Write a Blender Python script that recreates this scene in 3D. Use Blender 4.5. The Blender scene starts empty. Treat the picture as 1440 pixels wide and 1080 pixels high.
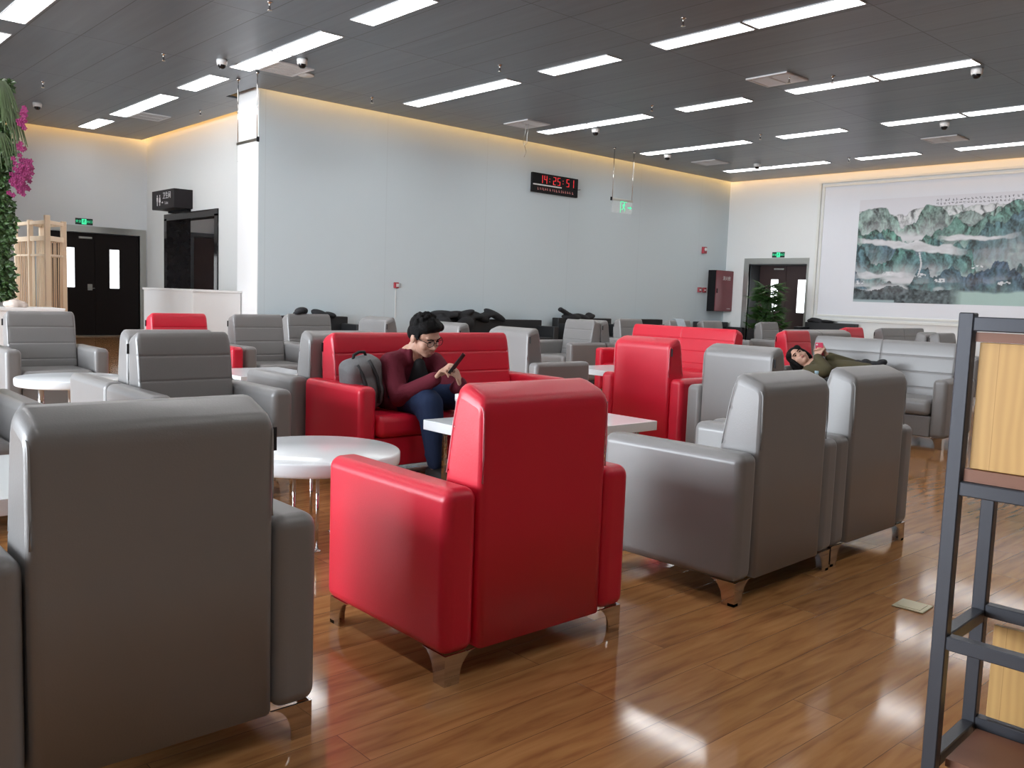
import bpy, bmesh, math, random
import numpy as np
from mathutils import Vector, Matrix, Euler
random.seed(7); rng = np.random.default_rng(5)
sc = bpy.context.scene
C = sc.collection
PI = math.pi

# ------------------------------------------------------------------ materials
def lin(c):
    c = [x / 255.0 for x in c]
    return tuple(((x + .055) / 1.055) ** 2.4 if x > .04045 else x / 12.92 for x in c) + (1.0,)

def mat(name, col, rough=.5, metal=0., spec=.5, bump=0., bscale=60., var=0., vscale=4., emit=None, estr=0., coat=0., stretch=None):
    m = bpy.data.materials.new(name); m.use_nodes = True
    nt = m.node_tree; b = nt.nodes['Principled BSDF']
    col = lin(col) if max(col[:3]) > 1.0 else (tuple(col[:3]) + (1.,))
    b.inputs['Base Color'].default_value = col
    b.inputs['Roughness'].default_value = rough
    b.inputs['Metallic'].default_value = metal
    b.inputs['Specular IOR Level'].default_value = spec
    if coat: b.inputs['Coat Weight'].default_value = coat; b.inputs['Coat Roughness'].default_value = .12
    if emit:
        b.inputs['Emission Color'].default_value = lin(emit) if max(emit[:3]) > 1.0 else tuple(emit[:3]) + (1.,)
        b.inputs['Emission Strength'].default_value = estr
    if bump or var:
        tc = nt.nodes.new('ShaderNodeTexCoord'); mp = nt.nodes.new('ShaderNodeMapping')
        nt.links.new(tc.outputs['Object'], mp.inputs['Vector'])
        if stretch: mp.inputs['Scale'].default_value = stretch
    if bump:
        n = nt.nodes.new('ShaderNodeTexNoise'); n.inputs['Scale'].default_value = bscale; n.inputs['Detail'].default_value = 3
        nt.links.new(mp.outputs['Vector'], n.inputs['Vector'])
        bp = nt.nodes.new('ShaderNodeBump'); bp.inputs['Strength'].default_value = bump; bp.inputs['Distance'].default_value = .01
        nt.links.new(n.outputs['Fac'], bp.inputs['Height']); nt.links.new(bp.outputs['Normal'], b.inputs['Normal'])
    if var:
        n = nt.nodes.new('ShaderNodeTexNoise'); n.inputs['Scale'].default_value = vscale; n.inputs['Detail'].default_value = 4
        nt.links.new(mp.outputs['Vector'], n.inputs['Vector'])
        mx = nt.nodes.new('ShaderNodeMix'); mx.data_type = 'RGBA'
        mx.inputs[6].default_value = tuple(c * (1 - var) for c in col[:3]) + (1,)
        mx.inputs[7].default_value = tuple(min(1, c * (1 + var)) for c in col[:3]) + (1,)
        nt.links.new(n.outputs['Fac'], mx.inputs[0]); nt.links.new(mx.outputs[2], b.inputs['Base Color'])
    return m

M = {}
M['grey'] = mat('grey_leather', (.215, .208, .205), .34, bump=.05, bscale=180, var=.06, vscale=3)
M['red'] = mat('red_leather', (.62, .012, .036), .36, bump=.05, bscale=180, var=.05, vscale=3)
M['greypipe'] = mat('grey_piping', (.30, .30, .30), .4)
M['redpipe'] = mat('red_piping', (.72, .20, .24), .5)
M['black_leather'] = mat('black_leather', (.012, .012, .013), .5, bump=.05, bscale=150)
M['tag'] = mat('black_woven_tag', (.01, .01, .012), .8, bump=.1, bscale=400)
M['chrome'] = mat('chrome', (.60, .585, .57), .06, 1.0, bump=.01, bscale=30)
M['steel'] = mat('brushed_steel', (.50, .50, .47), .32, 1.0, bump=.02, bscale=200, stretch=(1, 1, .05))
M['white_top'] = mat('white_lacquer', (.80, .83, .85), .16, var=.01, vscale=3)
M['white_cab'] = mat('white_laminate', (.78, .77, .76), .4, var=.01)
M['wall'] = mat('wall_panel', (.70, .735, .76), .62, bump=.02, bscale=40, var=.012, vscale=.6)
M['wall_w'] = mat('white_wall', (.76, .77, .76), .62, bump=.02, bscale=40, var=.012, vscale=.6)
M['pillar'] = mat('white_glossy_panel', (.93, .93, .93), .3, var=.01)
M['dark_ceiling'] = mat('dark_plenum', (.05, .05, .05), .9, var=.05)
M['cove'] = mat('cove_paint', (.8, .78, .72), .7, var=.02)
M['diff'] = mat('lamp_diffuser', (.9, .9, .9), .5, emit=(1., 1., 1.), estr=12, var=.01)
M['lampframe'] = mat('white_metal_rim', (.65, .66, .68), .4, var=.02)
M['vent'] = mat('vent_white', (.62, .62, .63), .5, var=.03)
M['ventdark'] = mat('vent_dark', (.10, .10, .10), .8, var=.05)
M['white_plastic'] = mat('white_plastic', (.70, .70, .69), .35, var=.02)
M['black_glass'] = mat('black_glass', (.006, .006, .007), .12, var=.1)
M['black_plastic'] = mat('black_plastic', (.006, .006, .007), .6, spec=.2, var=.05)
M['door_dark'] = mat('dark_brown_door', (.009, .006, .0055), .5, spec=.2, bump=.05, bscale=20, var=.15, vscale=6, stretch=(6, 6, .6))
M['door_red'] = mat('dark_red_door', (.040, .018, .017), .4, bump=.05, bscale=20, var=.15, vscale=6, stretch=(6, 6, .6))
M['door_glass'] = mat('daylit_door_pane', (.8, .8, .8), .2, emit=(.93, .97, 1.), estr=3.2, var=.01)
M['marble'] = mat('black_marble', (.016, .014, .015), .12, var=.6, vscale=8)
M['reveal'] = mat('grey_reveal', (.07, .075, .08), .35, var=.05)
M['exit_case'] = mat('exit_sign_case', (.006, .030, .018), .3, var=.05)
M['exit_lit'] = mat('exit_sign_lit', (.05, .6, .3), .4, emit=(.05, .85, .38), estr=.9, var=.02)
M['glass'] = None
M['redpaint'] = mat('red_paint', (.36, .03, .045), .4, var=.04)
M['cab_red'] = mat('fire_cabinet_red', (.20, .045, .055), .35, var=.05)
M['white_ink'] = mat('white_ink', (.75, .75, .75), .6, var=.02)
M['pale_ink'] = mat('pale_ink', (.45, .45, .46), .6, var=.02)
M['led'] = mat('red_led', (.5, .02, .02), .4, emit=(1., .03, .04), estr=.7, var=.02)
M['led_dim'] = mat('dim_led', (.3, .1, .1), .4, emit=(.9, .35, .32), estr=.35, var=.02)
M['lightwood'] = mat('pale_bamboo', (.84, .68, .50), .5, bump=.05, bscale=40, var=.12, vscale=10, stretch=(1, 1, .15))
M['bamboo_dark'] = mat('bamboo_slat', (.62, .43, .28), .55, bump=.05, bscale=40, var=.25, vscale=14, stretch=(3, 3, .15))
M['leaf'] = mat('ivy_leaf', (.030, .070, .014), .5, var=.45, vscale=9)
M['leaf_lit'] = mat('lit_leaf', (.16, .26, .05), .5, var=.35, vscale=9)  # paler ivy: brightness of lit leaves put into the colour
M['palm'] = mat('palm_leaf', (.030, .085, .016), .42, var=.5, vscale=5)
M['grass'] = mat('hanging_grass_leaf', (.036, .062, .014), .5, var=.4, vscale=6)
M['flower'] = mat('magenta_petal', (.24, .020, .11), .5, var=.25, vscale=20)
M['beige'] = mat('beige_plaster', (.55, .42, .31), .7, var=.06)
M['pot'] = mat('dark_pot', (.03, .03, .03), .4, var=.1)
M['soil'] = mat('soil', (.03, .02, .012), .9, bump=.3, bscale=80)
M['shelf_metal'] = mat('dark_grey_metal', (.052, .055, .066), .38, .35, bump=.02, bscale=200, var=.05)
M['plank_edge'] = mat('brown_batten', (.20, .085, .05), .5, var=.15, vscale=12, stretch=(1, .2, 1))
M['brass'] = mat('brass_plate', (.45, .40, .26), .28, .9, bump=.02, bscale=120)
M['skin'] = mat('skin', (.50, .29, .21), .5, var=.05, vscale=12, spec=.35)
M['hair'] = mat('black_hair', (.005, .0045, .0045), .75, spec=.15, bump=.6, bscale=90, var=.2)
M['jacket'] = mat('maroon_fleece', (.115, .014, .026), .85, bump=.25, bscale=120, var=.12, vscale=10, spec=.2)
M['tee'] = mat('black_tee', (.012, .012, .014), .85, bump=.15, bscale=90, var=.1)
M['jeans'] = mat('navy_trousers', (.013, .025, .066), .8, bump=.2, bscale=110, var=.15, vscale=9, spec=.25)
M['blacktrouser'] = mat('black_trousers', (.012, .012, .015), .8, bump=.2, bscale=90, var=.15)
M['shoe'] = mat('black_shoe', (.010, .010, .011), .5, var=.1)
M['olive'] = mat('olive_jacket', (.058, .048, .018), .8, bump=.25, bscale=100, var=.2, vscale=10)
M['lips'] = mat('lips', (.36, .12, .10), .5, var=.04)
M['phone_black'] = mat('phone_black', (.006, .006, .007), .5, spec=.2, var=.05)
M['phone_red'] = mat('phone_case_red', (.50, .03, .08), .4, var=.05)
M['bagcloth'] = mat('grey_backpack_cloth', (.17, .17, .175), .85, bump=.3, bscale=150, var=.18, vscale=30)
M['bagtrim'] = mat('black_webbing', (.010, .010, .011), .7, bump=.2, bscale=200)
M['black_cloth'] = mat('black_cloth', (.012, .012, .014), .8, bump=.4, bscale=30, var=.3)
M['towel'] = mat('pale_blue_cloth', (.50, .58, .64), .9, bump=.3, bscale=150, var=.05)
M['paper'] = mat('white_board', (.74, .75, .79), .6, var=.01)
M['moulding'] = mat('white_moulding', (.74, .74, .70), .45, var=.02)
M['ink'] = mat('dark_ink', (.03, .03, .035), .8, var=.1)
M['bottle_blue'] = mat('bottle_label', (.35, .52, .62), .35, var=.1)
M['winframe'] = mat('window_frame_grey', (.30, .31, .32), .4, .3, var=.04)
M['stone'] = mat('pale_stone', (.60, .50, .44), .7, var=.15, vscale=10)

def glassmat(name, col, rough, alpha):
    m = mat(name, col, rough, var=.01); b = m.node_tree.nodes['Principled BSDF']
    b.inputs['Alpha'].default_value = alpha
    return m
M['glass'] = glassmat('clear_acrylic', (.80, .86, .84), .08, .22)
M['clear'] = glassmat('clear_plastic', (.75, .82, .85), .05, .45)
M['lens'] = glassmat('spectacle_lens', (.6, .65, .7), .03, .15)

def floor_mat():
    m = bpy.data.materials.new('wood_laminate'); m.use_nodes = True
    nt = m.node_tree; L = nt.links; b = nt.nodes['Principled BSDF']
    tc = nt.nodes.new('ShaderNodeTexCoord')
    def brick(c1, c2, mortar, size):
        k = nt.nodes.new('ShaderNodeTexBrick'); k.offset = .37; k.offset_frequency = 2; k.squash = 1
        k.inputs['Scale'].default_value = 1.; k.inputs['Brick Width'].default_value = 1.21; k.inputs['Row Height'].default_value = .166
        k.inputs['Mortar Size'].default_value = size; k.inputs['Mortar Smooth'].default_value = .2; k.inputs['Bias'].default_value = 0
        k.inputs['Color1'].default_value = c1; k.inputs['Color2'].default_value = c2; k.inputs['Mortar'].default_value = mortar
        L.new(tc.outputs['Object'], k.inputs['Vector']); return k
    k = brick((0, 0, 0, 1), (1, 1, 1, 1), (.5, .5, .5, 1), .0010)
    # grain, shifted per plank
    sep = nt.nodes.new('ShaderNodeSeparateXYZ'); L.new(tc.outputs['Object'], sep.inputs[0])
    def mth(op, a, bb):
        n = nt.nodes.new('ShaderNodeMath'); n.operation = op
        for i, v in enumerate((a, bb)):
            if isinstance(v, (int, float)): n.inputs[i].default_value = v
            else: L.new(v, n.inputs[i])
        return n.outputs[0]
    shift = mth('MULTIPLY', k.outputs['Color'], 13.7)
    comb = nt.nodes.new('ShaderNodeCombineXYZ')
    L.new(mth('ADD', mth('MULTIPLY', sep.outputs[0], 2.0), shift), comb.inputs[0])
    L.new(mth('ADD', mth('MULTIPLY', sep.outputs[1], 17.), shift), comb.inputs[1])
    n1 = nt.nodes.new('ShaderNodeTexNoise'); n1.inputs['Scale'].default_value = 1.4; n1.inputs['Detail'].default_value = 6; n1.inputs['Distortion'].default_value = .6
    L.new(comb.outputs[0], n1.inputs['Vector'])
    cr = nt.nodes.new('ShaderNodeValToRGB')
    e = cr.color_ramp.elements; e[0].position = .28; e[0].color = (.25, .106, .037, 1); e[1].position = .74; e[1].color = (.47, .232, .090, 1)
    x = e.new(.5); x.color = (.38, .178, .064, 1)
    L.new(n1.outputs['Fac'], cr.inputs[0])
    hv = nt.nodes.new('ShaderNodeHueSaturation')
    L.new(mth('ADD', mth('MULTIPLY', k.outputs['Color'], .16), .92), hv.inputs['Value'])
    L.new(cr.outputs['Color'], hv.inputs['Color'])
    mx = nt.nodes.new('ShaderNodeMix'); mx.data_type = 'RGBA'
    L.new(k.outputs['Fac'], mx.inputs[0]); L.new(hv.outputs['Color'], mx.inputs[6]); mx.inputs[7].default_value = (.11, .055, .025, 1)
    L.new(mx.outputs[2], b.inputs['Base Color'])
    n2 = nt.nodes.new('ShaderNodeTexNoise'); n2.inputs['Scale'].default_value = 2.2; n2.inputs['Detail'].default_value = 2
    L.new(tc.outputs['Object'], n2.inputs['Vector'])
    L.new(mth('ADD', mth('MULTIPLY', n2.outputs['Fac'], .07), .055), b.inputs['Roughness'])
    b.inputs['Specular IOR Level'].default_value = .5
    # seams and a slight tilt per plank
    bp = nt.nodes.new('ShaderNodeBump'); bp.inputs['Strength'].default_value = .35; bp.inputs['Distance'].default_value = .002; bp.invert = True
    L.new(k.outputs['Fac'], bp.inputs['Height'])
    bp2 = nt.nodes.new('ShaderNodeBump'); bp2.inputs['Strength'].default_value = .025; bp2.inputs['Distance'].default_value = .004
    L.new(n1.outputs['Fac'], bp2.inputs['Height']); L.new(bp.outputs['Normal'], bp2.inputs['Normal'])
    L.new(bp2.outputs['Normal'], b.inputs['Normal'])
    return m
M['floor'] = floor_mat()

def ceil_mat():
    m = bpy.data.materials.new('dark_metal_ceiling'); m.use_nodes = True
    nt = m.node_tree; L = nt.links; b = nt.nodes['Principled BSDF']
    tc = nt.nodes.new('ShaderNodeTexCoord'); mp = nt.nodes.new('ShaderNodeMapping')
    mp.inputs['Rotation'].default_value = (0, 0, -PI / 2); mp.inputs['Location'].default_value = (.66 + 2.7, -.0, 0)
    L.new(tc.outputs['Object'], mp.inputs['Vector'])
    k = nt.nodes.new('ShaderNodeTexBrick'); k.offset = 0; k.squash = 1
    k.inputs['Scale'].default_value = 1.; k.inputs['Brick Width'].default_value = 2.71; k.inputs['Row Height'].default_value = .624
    k.inputs['Mortar Size'].default_value = .007; k.inputs['Mortar Smooth'].default_value = .3
    k.inputs['Color1'].default_value = (.195, .222, .255, 1); k.inputs['Color2'].default_value = (.225, .252, .285, 1); k.inputs['Mortar'].default_value = (.075, .078, .085, 1)
    L.new(mp.outputs['Vector'], k.inputs['Vector'])
    n = nt.nodes.new('ShaderNodeTexNoise'); n.inputs['Scale'].default_value = 1.; n.inputs['Detail'].default_value = 4
    mp2 = nt.nodes.new('ShaderNodeMapping'); mp2.inputs['Scale'].default_value = (9, .5, 1)
    L.new(tc.outputs['Object'], mp2.inputs['Vector']); L.new(mp2.outputs['Vector'], n.inputs['Vector'])
    mx = nt.nodes.new('ShaderNodeMix'); mx.data_type = 'RGBA'; mx.blend_type = 'MULTIPLY'; mx.inputs[0].default_value = .35
    L.new(k.outputs['Color'], mx.inputs[6]); L.new(n.outputs['Fac'], mx.inputs[7]); L.new(mx.outputs[2], b.inputs['Base Color'])
    b.inputs['Metallic'].default_value = .45; b.inputs['Roughness'].default_value = .36
    bp = nt.nodes.new('ShaderNodeBump'); bp.inputs['Strength'].default_value = .12; bp.inputs['Distance'].default_value = .003; bp.invert = True
    L.new(k.outputs['Fac'], bp.inputs['Height']); L.new(bp.outputs['Normal'], b.inputs['Normal'])
    return m
M['ceiling'] = ceil_mat()

def wood_panel_mat():
    m = bpy.data.materials.new('pine_panel'); m.use_nodes = True
    nt = m.node_tree; L = nt.links; b = nt.nodes['Principled BSDF']
    tc = nt.nodes.new('ShaderNodeTexCoord'); mp = nt.nodes.new('ShaderNodeMapping'); mp.inputs['Scale'].default_value = (3, 3, .55)
    L.new(tc.outputs['Object'], mp.inputs['Vector'])
    w = nt.nodes.new('ShaderNodeTexWave'); w.wave_type = 'BANDS'; w.bands_direction = 'Y'
    w.inputs['Scale'].default_value = 6; w.inputs['Distortion'].default_value = 7; w.inputs['Detail'].default_value = 3; w.inputs['Detail Scale'].default_value = .8
    L.new(mp.outputs['Vector'], w.inputs['Vector'])
    cr = nt.nodes.new('ShaderNodeValToRGB'); e = cr.color_ramp.elements
    e[0].color = (.57, .35, .130, 1); e[1].color = (.64, .405, .155, 1)
    L.new(w.outputs['Fac'], cr.inputs[0])
    sep = nt.nodes.new('ShaderNodeTexBrick'); sep.offset = 0; sep.inputs['Scale'].default_value = 1
    sep.inputs['Brick Width'].default_value = .085; sep.inputs['Row Height'].default_value = 5.; sep.inputs['Mortar Size'].default_value = .0005
    sep.inputs['Color1'].default_value = (.86, .80, .70, 1); sep.inputs['Color2'].default_value = (1, 1, 1, 1); sep.inputs['Mortar'].default_value = (.6, .5, .4, 1)
    mp3 = nt.nodes.new('ShaderNodeMapping'); mp3.inputs['Rotation'].default_value = (0, 0, PI / 2); mp3.inputs['Location'].default_value = (.03, 0, 0)
    L.new(tc.outputs['Object'], mp3.inputs['Vector']); L.new(mp3.outputs['Vector'], sep.inputs['Vector'])
    mx = nt.nodes.new('ShaderNodeMix'); mx.data_type = 'RGBA'; mx.blend_type = 'MULTIPLY'; mx.inputs[0].default_value = 1
    L.new(cr.outputs['Color'], mx.inputs[6]); L.new(sep.outputs['Color'], mx.inputs[7]); L.new(mx.outputs[2], b.inputs['Base Color'])
    b.inputs['Roughness'].default_value = .5
    return m
M['pine'] = wood_panel_mat()

def panel_wall_mat(base, name):
    """matt wall boards with faint upright joints every 1.6 m"""
    m = bpy.data.materials.new(name); m.use_nodes = True
    nt = m.node_tree; L = nt.links; b = nt.nodes['Principled BSDF']
    tc = nt.nodes.new('ShaderNodeTexCoord'); mp = nt.nodes.new('ShaderNodeMapping'); mp.inputs['Rotation'].default_value = (PI / 2, 0, 0); mp.inputs['Location'].default_value = (.35, 0, 0)
    L.new(tc.outputs['Object'], mp.inputs['Vector'])
    k = nt.nodes.new('ShaderNodeTexBrick'); k.offset = 0; k.inputs['Scale'].default_value = 1
    k.inputs['Brick Width'].default_value = 2.43; k.inputs['Row Height'].default_value = 30.; k.inputs['Mortar Size'].default_value = .006
    k.inputs['Color1'].default_value = base + (1,); k.inputs['Color2'].default_value = tuple(c * .985 for c in base) + (1,); k.inputs['Mortar'].default_value = tuple(c * .9 for c in base) + (1,)
    L.new(mp.outputs['Vector'], k.inputs['Vector']); L.new(k.outputs['Color'], b.inputs['Base Color'])
    b.inputs['Roughness'].default_value = .55
    return m
M['signbox'] = mat('dark_sign_box', (.016, .013, .015), .5, spec=.25, var=.1)
M['southwall'] = mat('brown_wall', (.10, .09, .085), .6, var=.1)
M['mainwall'] = panel_wall_mat((.59, .675, .715), 'blue_grey_wall_boards')

# ------------------------------------------------------------------ mesh helpers
def rbox(bm, x0, x1, y0, y1, z0, z1, r=0., seg=3, mtx=None):
    t = bmesh.new(); bmesh.ops.create_cube(t, size=1)
    for v in t.verts:
        v.co = Vector(((x0 + x1) / 2 + v.co.x * (x1 - x0), (y0 + y1) / 2 + v.co.y * (y1 - y0), (z0 + z1) / 2 + v.co.z * (z1 - z0)))
    if r: bmesh.ops.bevel(t, geom=list(t.edges), offset=r, offset_type='OFFSET', segments=seg, profile=.5, affect='EDGES')
    if mtx is not None: t.transform(mtx)
    return merge(bm, t)

def merge(bm, t):
    mp = {}
    for v in t.verts: mp[v.index if False else v] = bm.verts.new(v.co)
    for f in t.faces:
        try:
            g = bm.faces.new([mp[v] for v in f.verts]); g.smooth = f.smooth
        except ValueError: pass
    t.free(); return bm

def cyl(bm, p0, p1, r0, r1=None, seg=16):
    p0, p1 = Vector(p0), Vector(p1); r1 = r0 if r1 is None else r1
    d = (p1 - p0); q = d.to_track_quat('Z', 'Y').to_matrix()
    rings = []
    for p, r in ((p0, r0), (p1, r1)):
        rings.append([bm.verts.new(p + q @ Vector((r * math.cos(2 * PI * i / seg), r * math.sin(2 * PI * i / seg), 0))) for i in range(seg)])
    for i in range(seg):
        f = bm.faces.new((rings[0][i], rings[0][(i + 1) % seg], rings[1][(i + 1) % seg], rings[1][i])); f.smooth = True
    bm.faces.new(list(reversed(rings[0]))); bm.faces.new(rings[1])
    return bm

def tube(bm, pts, r, seg=8, closed=False):
    pts = [Vector(p) for p in pts]; rings = []; n = len(pts)
    for i, p in enumerate(pts):
        a = pts[(i - 1) % n] if (closed or i > 0) else p
        b = pts[(i + 1) % n] if (closed or i < n - 1) else p
        q = (b - a).to_track_quat('Z', 'Y').to_matrix()
        rr = r[i] if isinstance(r, (list, tuple)) else r
        rings.append([bm.verts.new(p + q @ Vector((rr * math.cos(2 * PI * k / seg), rr * math.sin(2 * PI * k / seg), 0))) for k in range(seg)])
    for i in range(n if closed else n - 1):
        a, b = rings[i], rings[(i + 1) % n]
        for k in range(seg):
            f = bm.faces.new((a[k], a[(k + 1) % seg], b[(k + 1) % seg], b[k])); f.smooth = True
    if not closed:
        bm.faces.new(list(reversed(rings[0]))); bm.faces.new(rings[-1])
    return bm

def lathe(bm, prof, cx=0, cy=0, cz=0, seg=32, mtx=None):
    t = bmesh.new(); rings = []
    for r, z in prof:
        if r < 1e-6: rings.append([t.verts.new((cx, cy, cz + z))])
        else: rings.append([t.verts.new((cx + r * math.cos(2 * PI * i / seg), cy + r * math.sin(2 * PI * i / seg), cz + z)) for i in range(seg)])
    for a, b in zip(rings, rings[1:]):
        for i in range(seg):
            j = (i + 1) % seg
            if len(a) == 1 and len(b) == 1: continue
            vs = (a[0], b[j], b[i]) if len(a) == 1 else ((a[i], a[j], b[0]) if len(b) == 1 else (a[i], a[j], b[j], b[i]))
            f = t.faces.new(vs); f.smooth = True
    bmesh.ops.recalc_face_normals(t, faces=t.faces)
    if mtx is not None: t.transform(mtx)
    return merge(bm, t)

def poly_prism(bm, pts, axis, a, b):
    """pts: 2-D outline; axis: 0 x, 1 y, 2 z extrusion from a to b"""
    def P(u, v, w): return {0: (w, u, v), 1: (u, w, v), 2: (u, v, w)}[axis]
    A = [bm.verts.new(P(u, v, a)) for u, v in pts]; B = [bm.verts.new(P(u, v, b)) for u, v in pts]
    n = len(pts); fs = []
    for i in range(n): fs.append(bm.faces.new((A[i], A[(i + 1) % n], B[(i + 1) % n], B[i])))
    fs.append(bm.faces.new(list(reversed(A)))); fs.append(bm.faces.new(B))
    bmesh.ops.recalc_face_normals(bm, faces=fs); return bm

def obj(name, bm, m, parent=None, smooth=False, wn=False):
    if isinstance(bm, bmesh.types.BMesh):
        bmesh.ops.recalc_face_normals(bm, faces=bm.faces)
        me = bpy.data.meshes.new(name)
        if smooth:
            for f in bm.faces: f.smooth = True
        bm.to_mesh(me); bm.free()
    else: me = bm; me.name = name
    me.materials.clear(); me.materials.append(m if not isinstance(m, str) else M[m])
    o = bpy.data.objects.new(name, me); C.objects.link(o)
    if parent is not None: o.parent = parent
    if wn:
        w = o.modifiers.new('normals', 'WEIGHTED_NORMAL'); w.keep_sharp = True
    return o

def tag(o, label, cat, group=None):
    o['label'] = label; o['category'] = cat
    if group: o['group'] = group
    return o

def thing(name, label, cat, loc=(0, 0, 0), rotz=0, group=None):
    o = bpy.data.objects.new(name, None); C.objects.link(o); o.empty_display_size = .1
    o.location = loc; o.rotation_euler = (0, 0, rotz)
    return tag(o, label, cat, group)

def struct(name, bm, m, parent=None, **k):
    o = obj(name, bm, m, parent, **k)
    if parent is None: o['kind'] = 'structure'
    return o

def dup(root, loc, rotz, label, group=None):
    r = root.copy(); C.objects.link(r); r.location = loc; r.rotation_euler = (0, 0, rotz); r['label'] = label
    if group: r['group'] = group
    for ch in list(root.children):
        c = ch.copy(); C.objects.link(c); c.parent = r
        for g in list(ch.children):
            d = g.copy(); C.objects.link(d); d.parent = c
    return r

def text_mesh(s, size, m, name, mtx, parent, depth=.001):
    cu = bpy.data.curves.new(name, 'FONT'); cu.body = s; cu.size = size; cu.extrude = depth; cu.align_x = 'CENTER'; cu.align_y = 'CENTER'
    t = bpy.data.objects.new(name, cu); C.objects.link(t)
    me = bpy.data.meshes.new_from_object(t.evaluated_get(bpy.context.evaluated_depsgraph_get()))
    C.objects.unlink(t); bpy.data.objects.remove(t)
    me.transform(mtx)
    return obj(name, me, m, parent)

def basis(o, x, y):
    """matrix with local x,y axes and origin o"""
    x, y = Vector(x), Vector(y); z = x.cross(y)
    return Matrix(((x.x, y.x, z.x, o[0]), (x.y, y.y, z.y, o[1]), (x.z, y.z, z.z, o[2]), (0, 0, 0, 1)))

def bake(name, bm, voxel, smooth=6, factor=.5):
    """fuse overlapping closed shapes into one continuous skin"""
    bmesh.ops.recalc_face_normals(bm, faces=bm.faces)
    me = bpy.data.meshes.new(name); bm.to_mesh(me); bm.free()
    t = bpy.data.objects.new(name, me); C.objects.link(t)
    r = t.modifiers.new('r', 'REMESH'); r.mode = 'VOXEL'; r.voxel_size = voxel; r.use_smooth_shade = True
    s = t.modifiers.new('s', 'SMOOTH'); s.iterations = smooth; s.factor = factor
    out = bpy.data.meshes.new_from_object(t.evaluated_get(bpy.context.evaluated_depsgraph_get()))
    C.objects.unlink(t); bpy.data.objects.remove(t); bpy.data.meshes.remove(me)
    for p in out.polygons: p.use_smooth = True
    return out

def ell(bm, c, r, rot=None, seg=20):
    t = bmesh.new(); bmesh.ops.create_uvsphere(t, u_segments=seg, v_segments=max(8, seg // 2), radius=1)
    mt = Matrix.Translation(Vector(c)) @ (rot.to_4x4() if rot is not None else Matrix()) @ Matrix.Diagonal((r[0], r[1], r[2], 1))
    t.transform(mt); return merge(bm, t)

def cap(bm, p0, p1, r0, r1=None, seg=14):
    """tapered limb with round ends"""
    r1 = r0 if r1 is None else r1
    ell(bm, p0, (r0, r0, r0), seg=seg); ell(bm, p1, (r1, r1, r1), seg=seg)
    if (Vector(p1) - Vector(p0)).length > 1e-5: cyl(bm, p0, p1, r0, r1, seg)
    return bm

def chain(bm, pts, rs):
    for i in range(len(pts) - 1): cap(bm, pts[i], pts[i + 1], rs[i], rs[i + 1])
    return bm

# ------------------------------------------------------------------ camera
cd = bpy.data.cameras.new('camera'); cam = bpy.data.objects.new('camera', cd); C.objects.link(cam)
cd.sensor_width = 36; cd.lens = 1238.28 / 1440 * 36; cd.clip_start = .05
R = ((0.7426597, -0.6687188, 0.0356616), (-0.0387722, -0.0961005, -0.9946162), (0.6685457, 0.7372787, -0.0972976))
cam.matrix_world = Matrix(((R[0][0], -R[1][0], -R[2][0], 0), (R[0][1], -R[1][1], -R[2][1], 0), (R[0][2], -R[1][2], -R[2][2], 1.2), (0, 0, 0, 1)))
sc.camera = cam

# ------------------------------------------------------------------ room shell
HC = 4.463; HT = 4.95
YM, XE, YL, XR, XP, YB = 14.0, 20.35, 21.05, 7.5, 6.82, 14.77
XW, YS = -8.0, -3.2
b = bmesh.new(); rbox(b, XW - .3, 25, YS - .3, 25, -.12, 0); struct('floor', b, 'floor')
b = bmesh.new()   # suspended metal ceiling, held clear of the walls
for x0, x1, y0, y1 in ((XW, XE - .17, YS, YM - .17), (XW, XP - .17, YM - .17, YB + .14), (XW, XR - .17, YB + .14, YL - .17)):
    rbox(b, x0, x1, y0, y1, HC, HC + .035)
struct('ceiling', b, 'ceiling')
b = bmesh.new(); rbox(b, XW - .3, 21.5, YS - .3, 22, HT, HT + .15); struct('ceiling_slab', b, 'dark_ceiling')
b = bmesh.new(); rbox(b, XP, XE + .6, YM, YB, 0, HT); struct('wall_north', b, 'mainwall')
b = bmesh.new(); rbox(b, XP - .012, XP, YM + .004, YB, 0, HT); struct('trim_1', b, 'pillar')
# recess wall with the washroom opening
OY0, OY1, OZ = 17.25, 19.80, 2.66
b = bmesh.new()
rbox(b, XR, XR + .25, YB, OY0, 0, HT); rbox(b, XR, XR + .25, OY1, YL, 0, HT); rbox(b, XR, XR + .25, OY0, OY1, OZ, HT)
struct('wall_recess', b, 'wall_w')
# far-left wall with double door
DX0, DX1, DZ = 5.37, 7.33, 2.31
b = bmesh.new()
rbox(b, XW, DX0, YL, YL + .25, 0, HT); rbox(b, DX1, XR + .25, YL, YL + .25, 0, HT); rbox(b, DX0, DX1, YL, YL + .25, DZ, HT)
struct('wall_northwest', b, 'wall')
# east wall with its recessed door
EY0, EY1, EZ = 11.60, 13.27, 2.31
b = bmesh.new()
rbox(b, XE, XE + .5, YS, EY0, 0, HT); rbox(b, XE, XE + .5, EY1, YM, 0, HT); rbox(b, XE, XE + .5, EY0, EY1, EZ, HT)
struct('wall_east', b, 'wall_w')
b = bmesh.new(); rbox(b, XW - .3, 21, YS - .25, YS, 0, HT); struct('wall_south', b, 'southwall')
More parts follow.
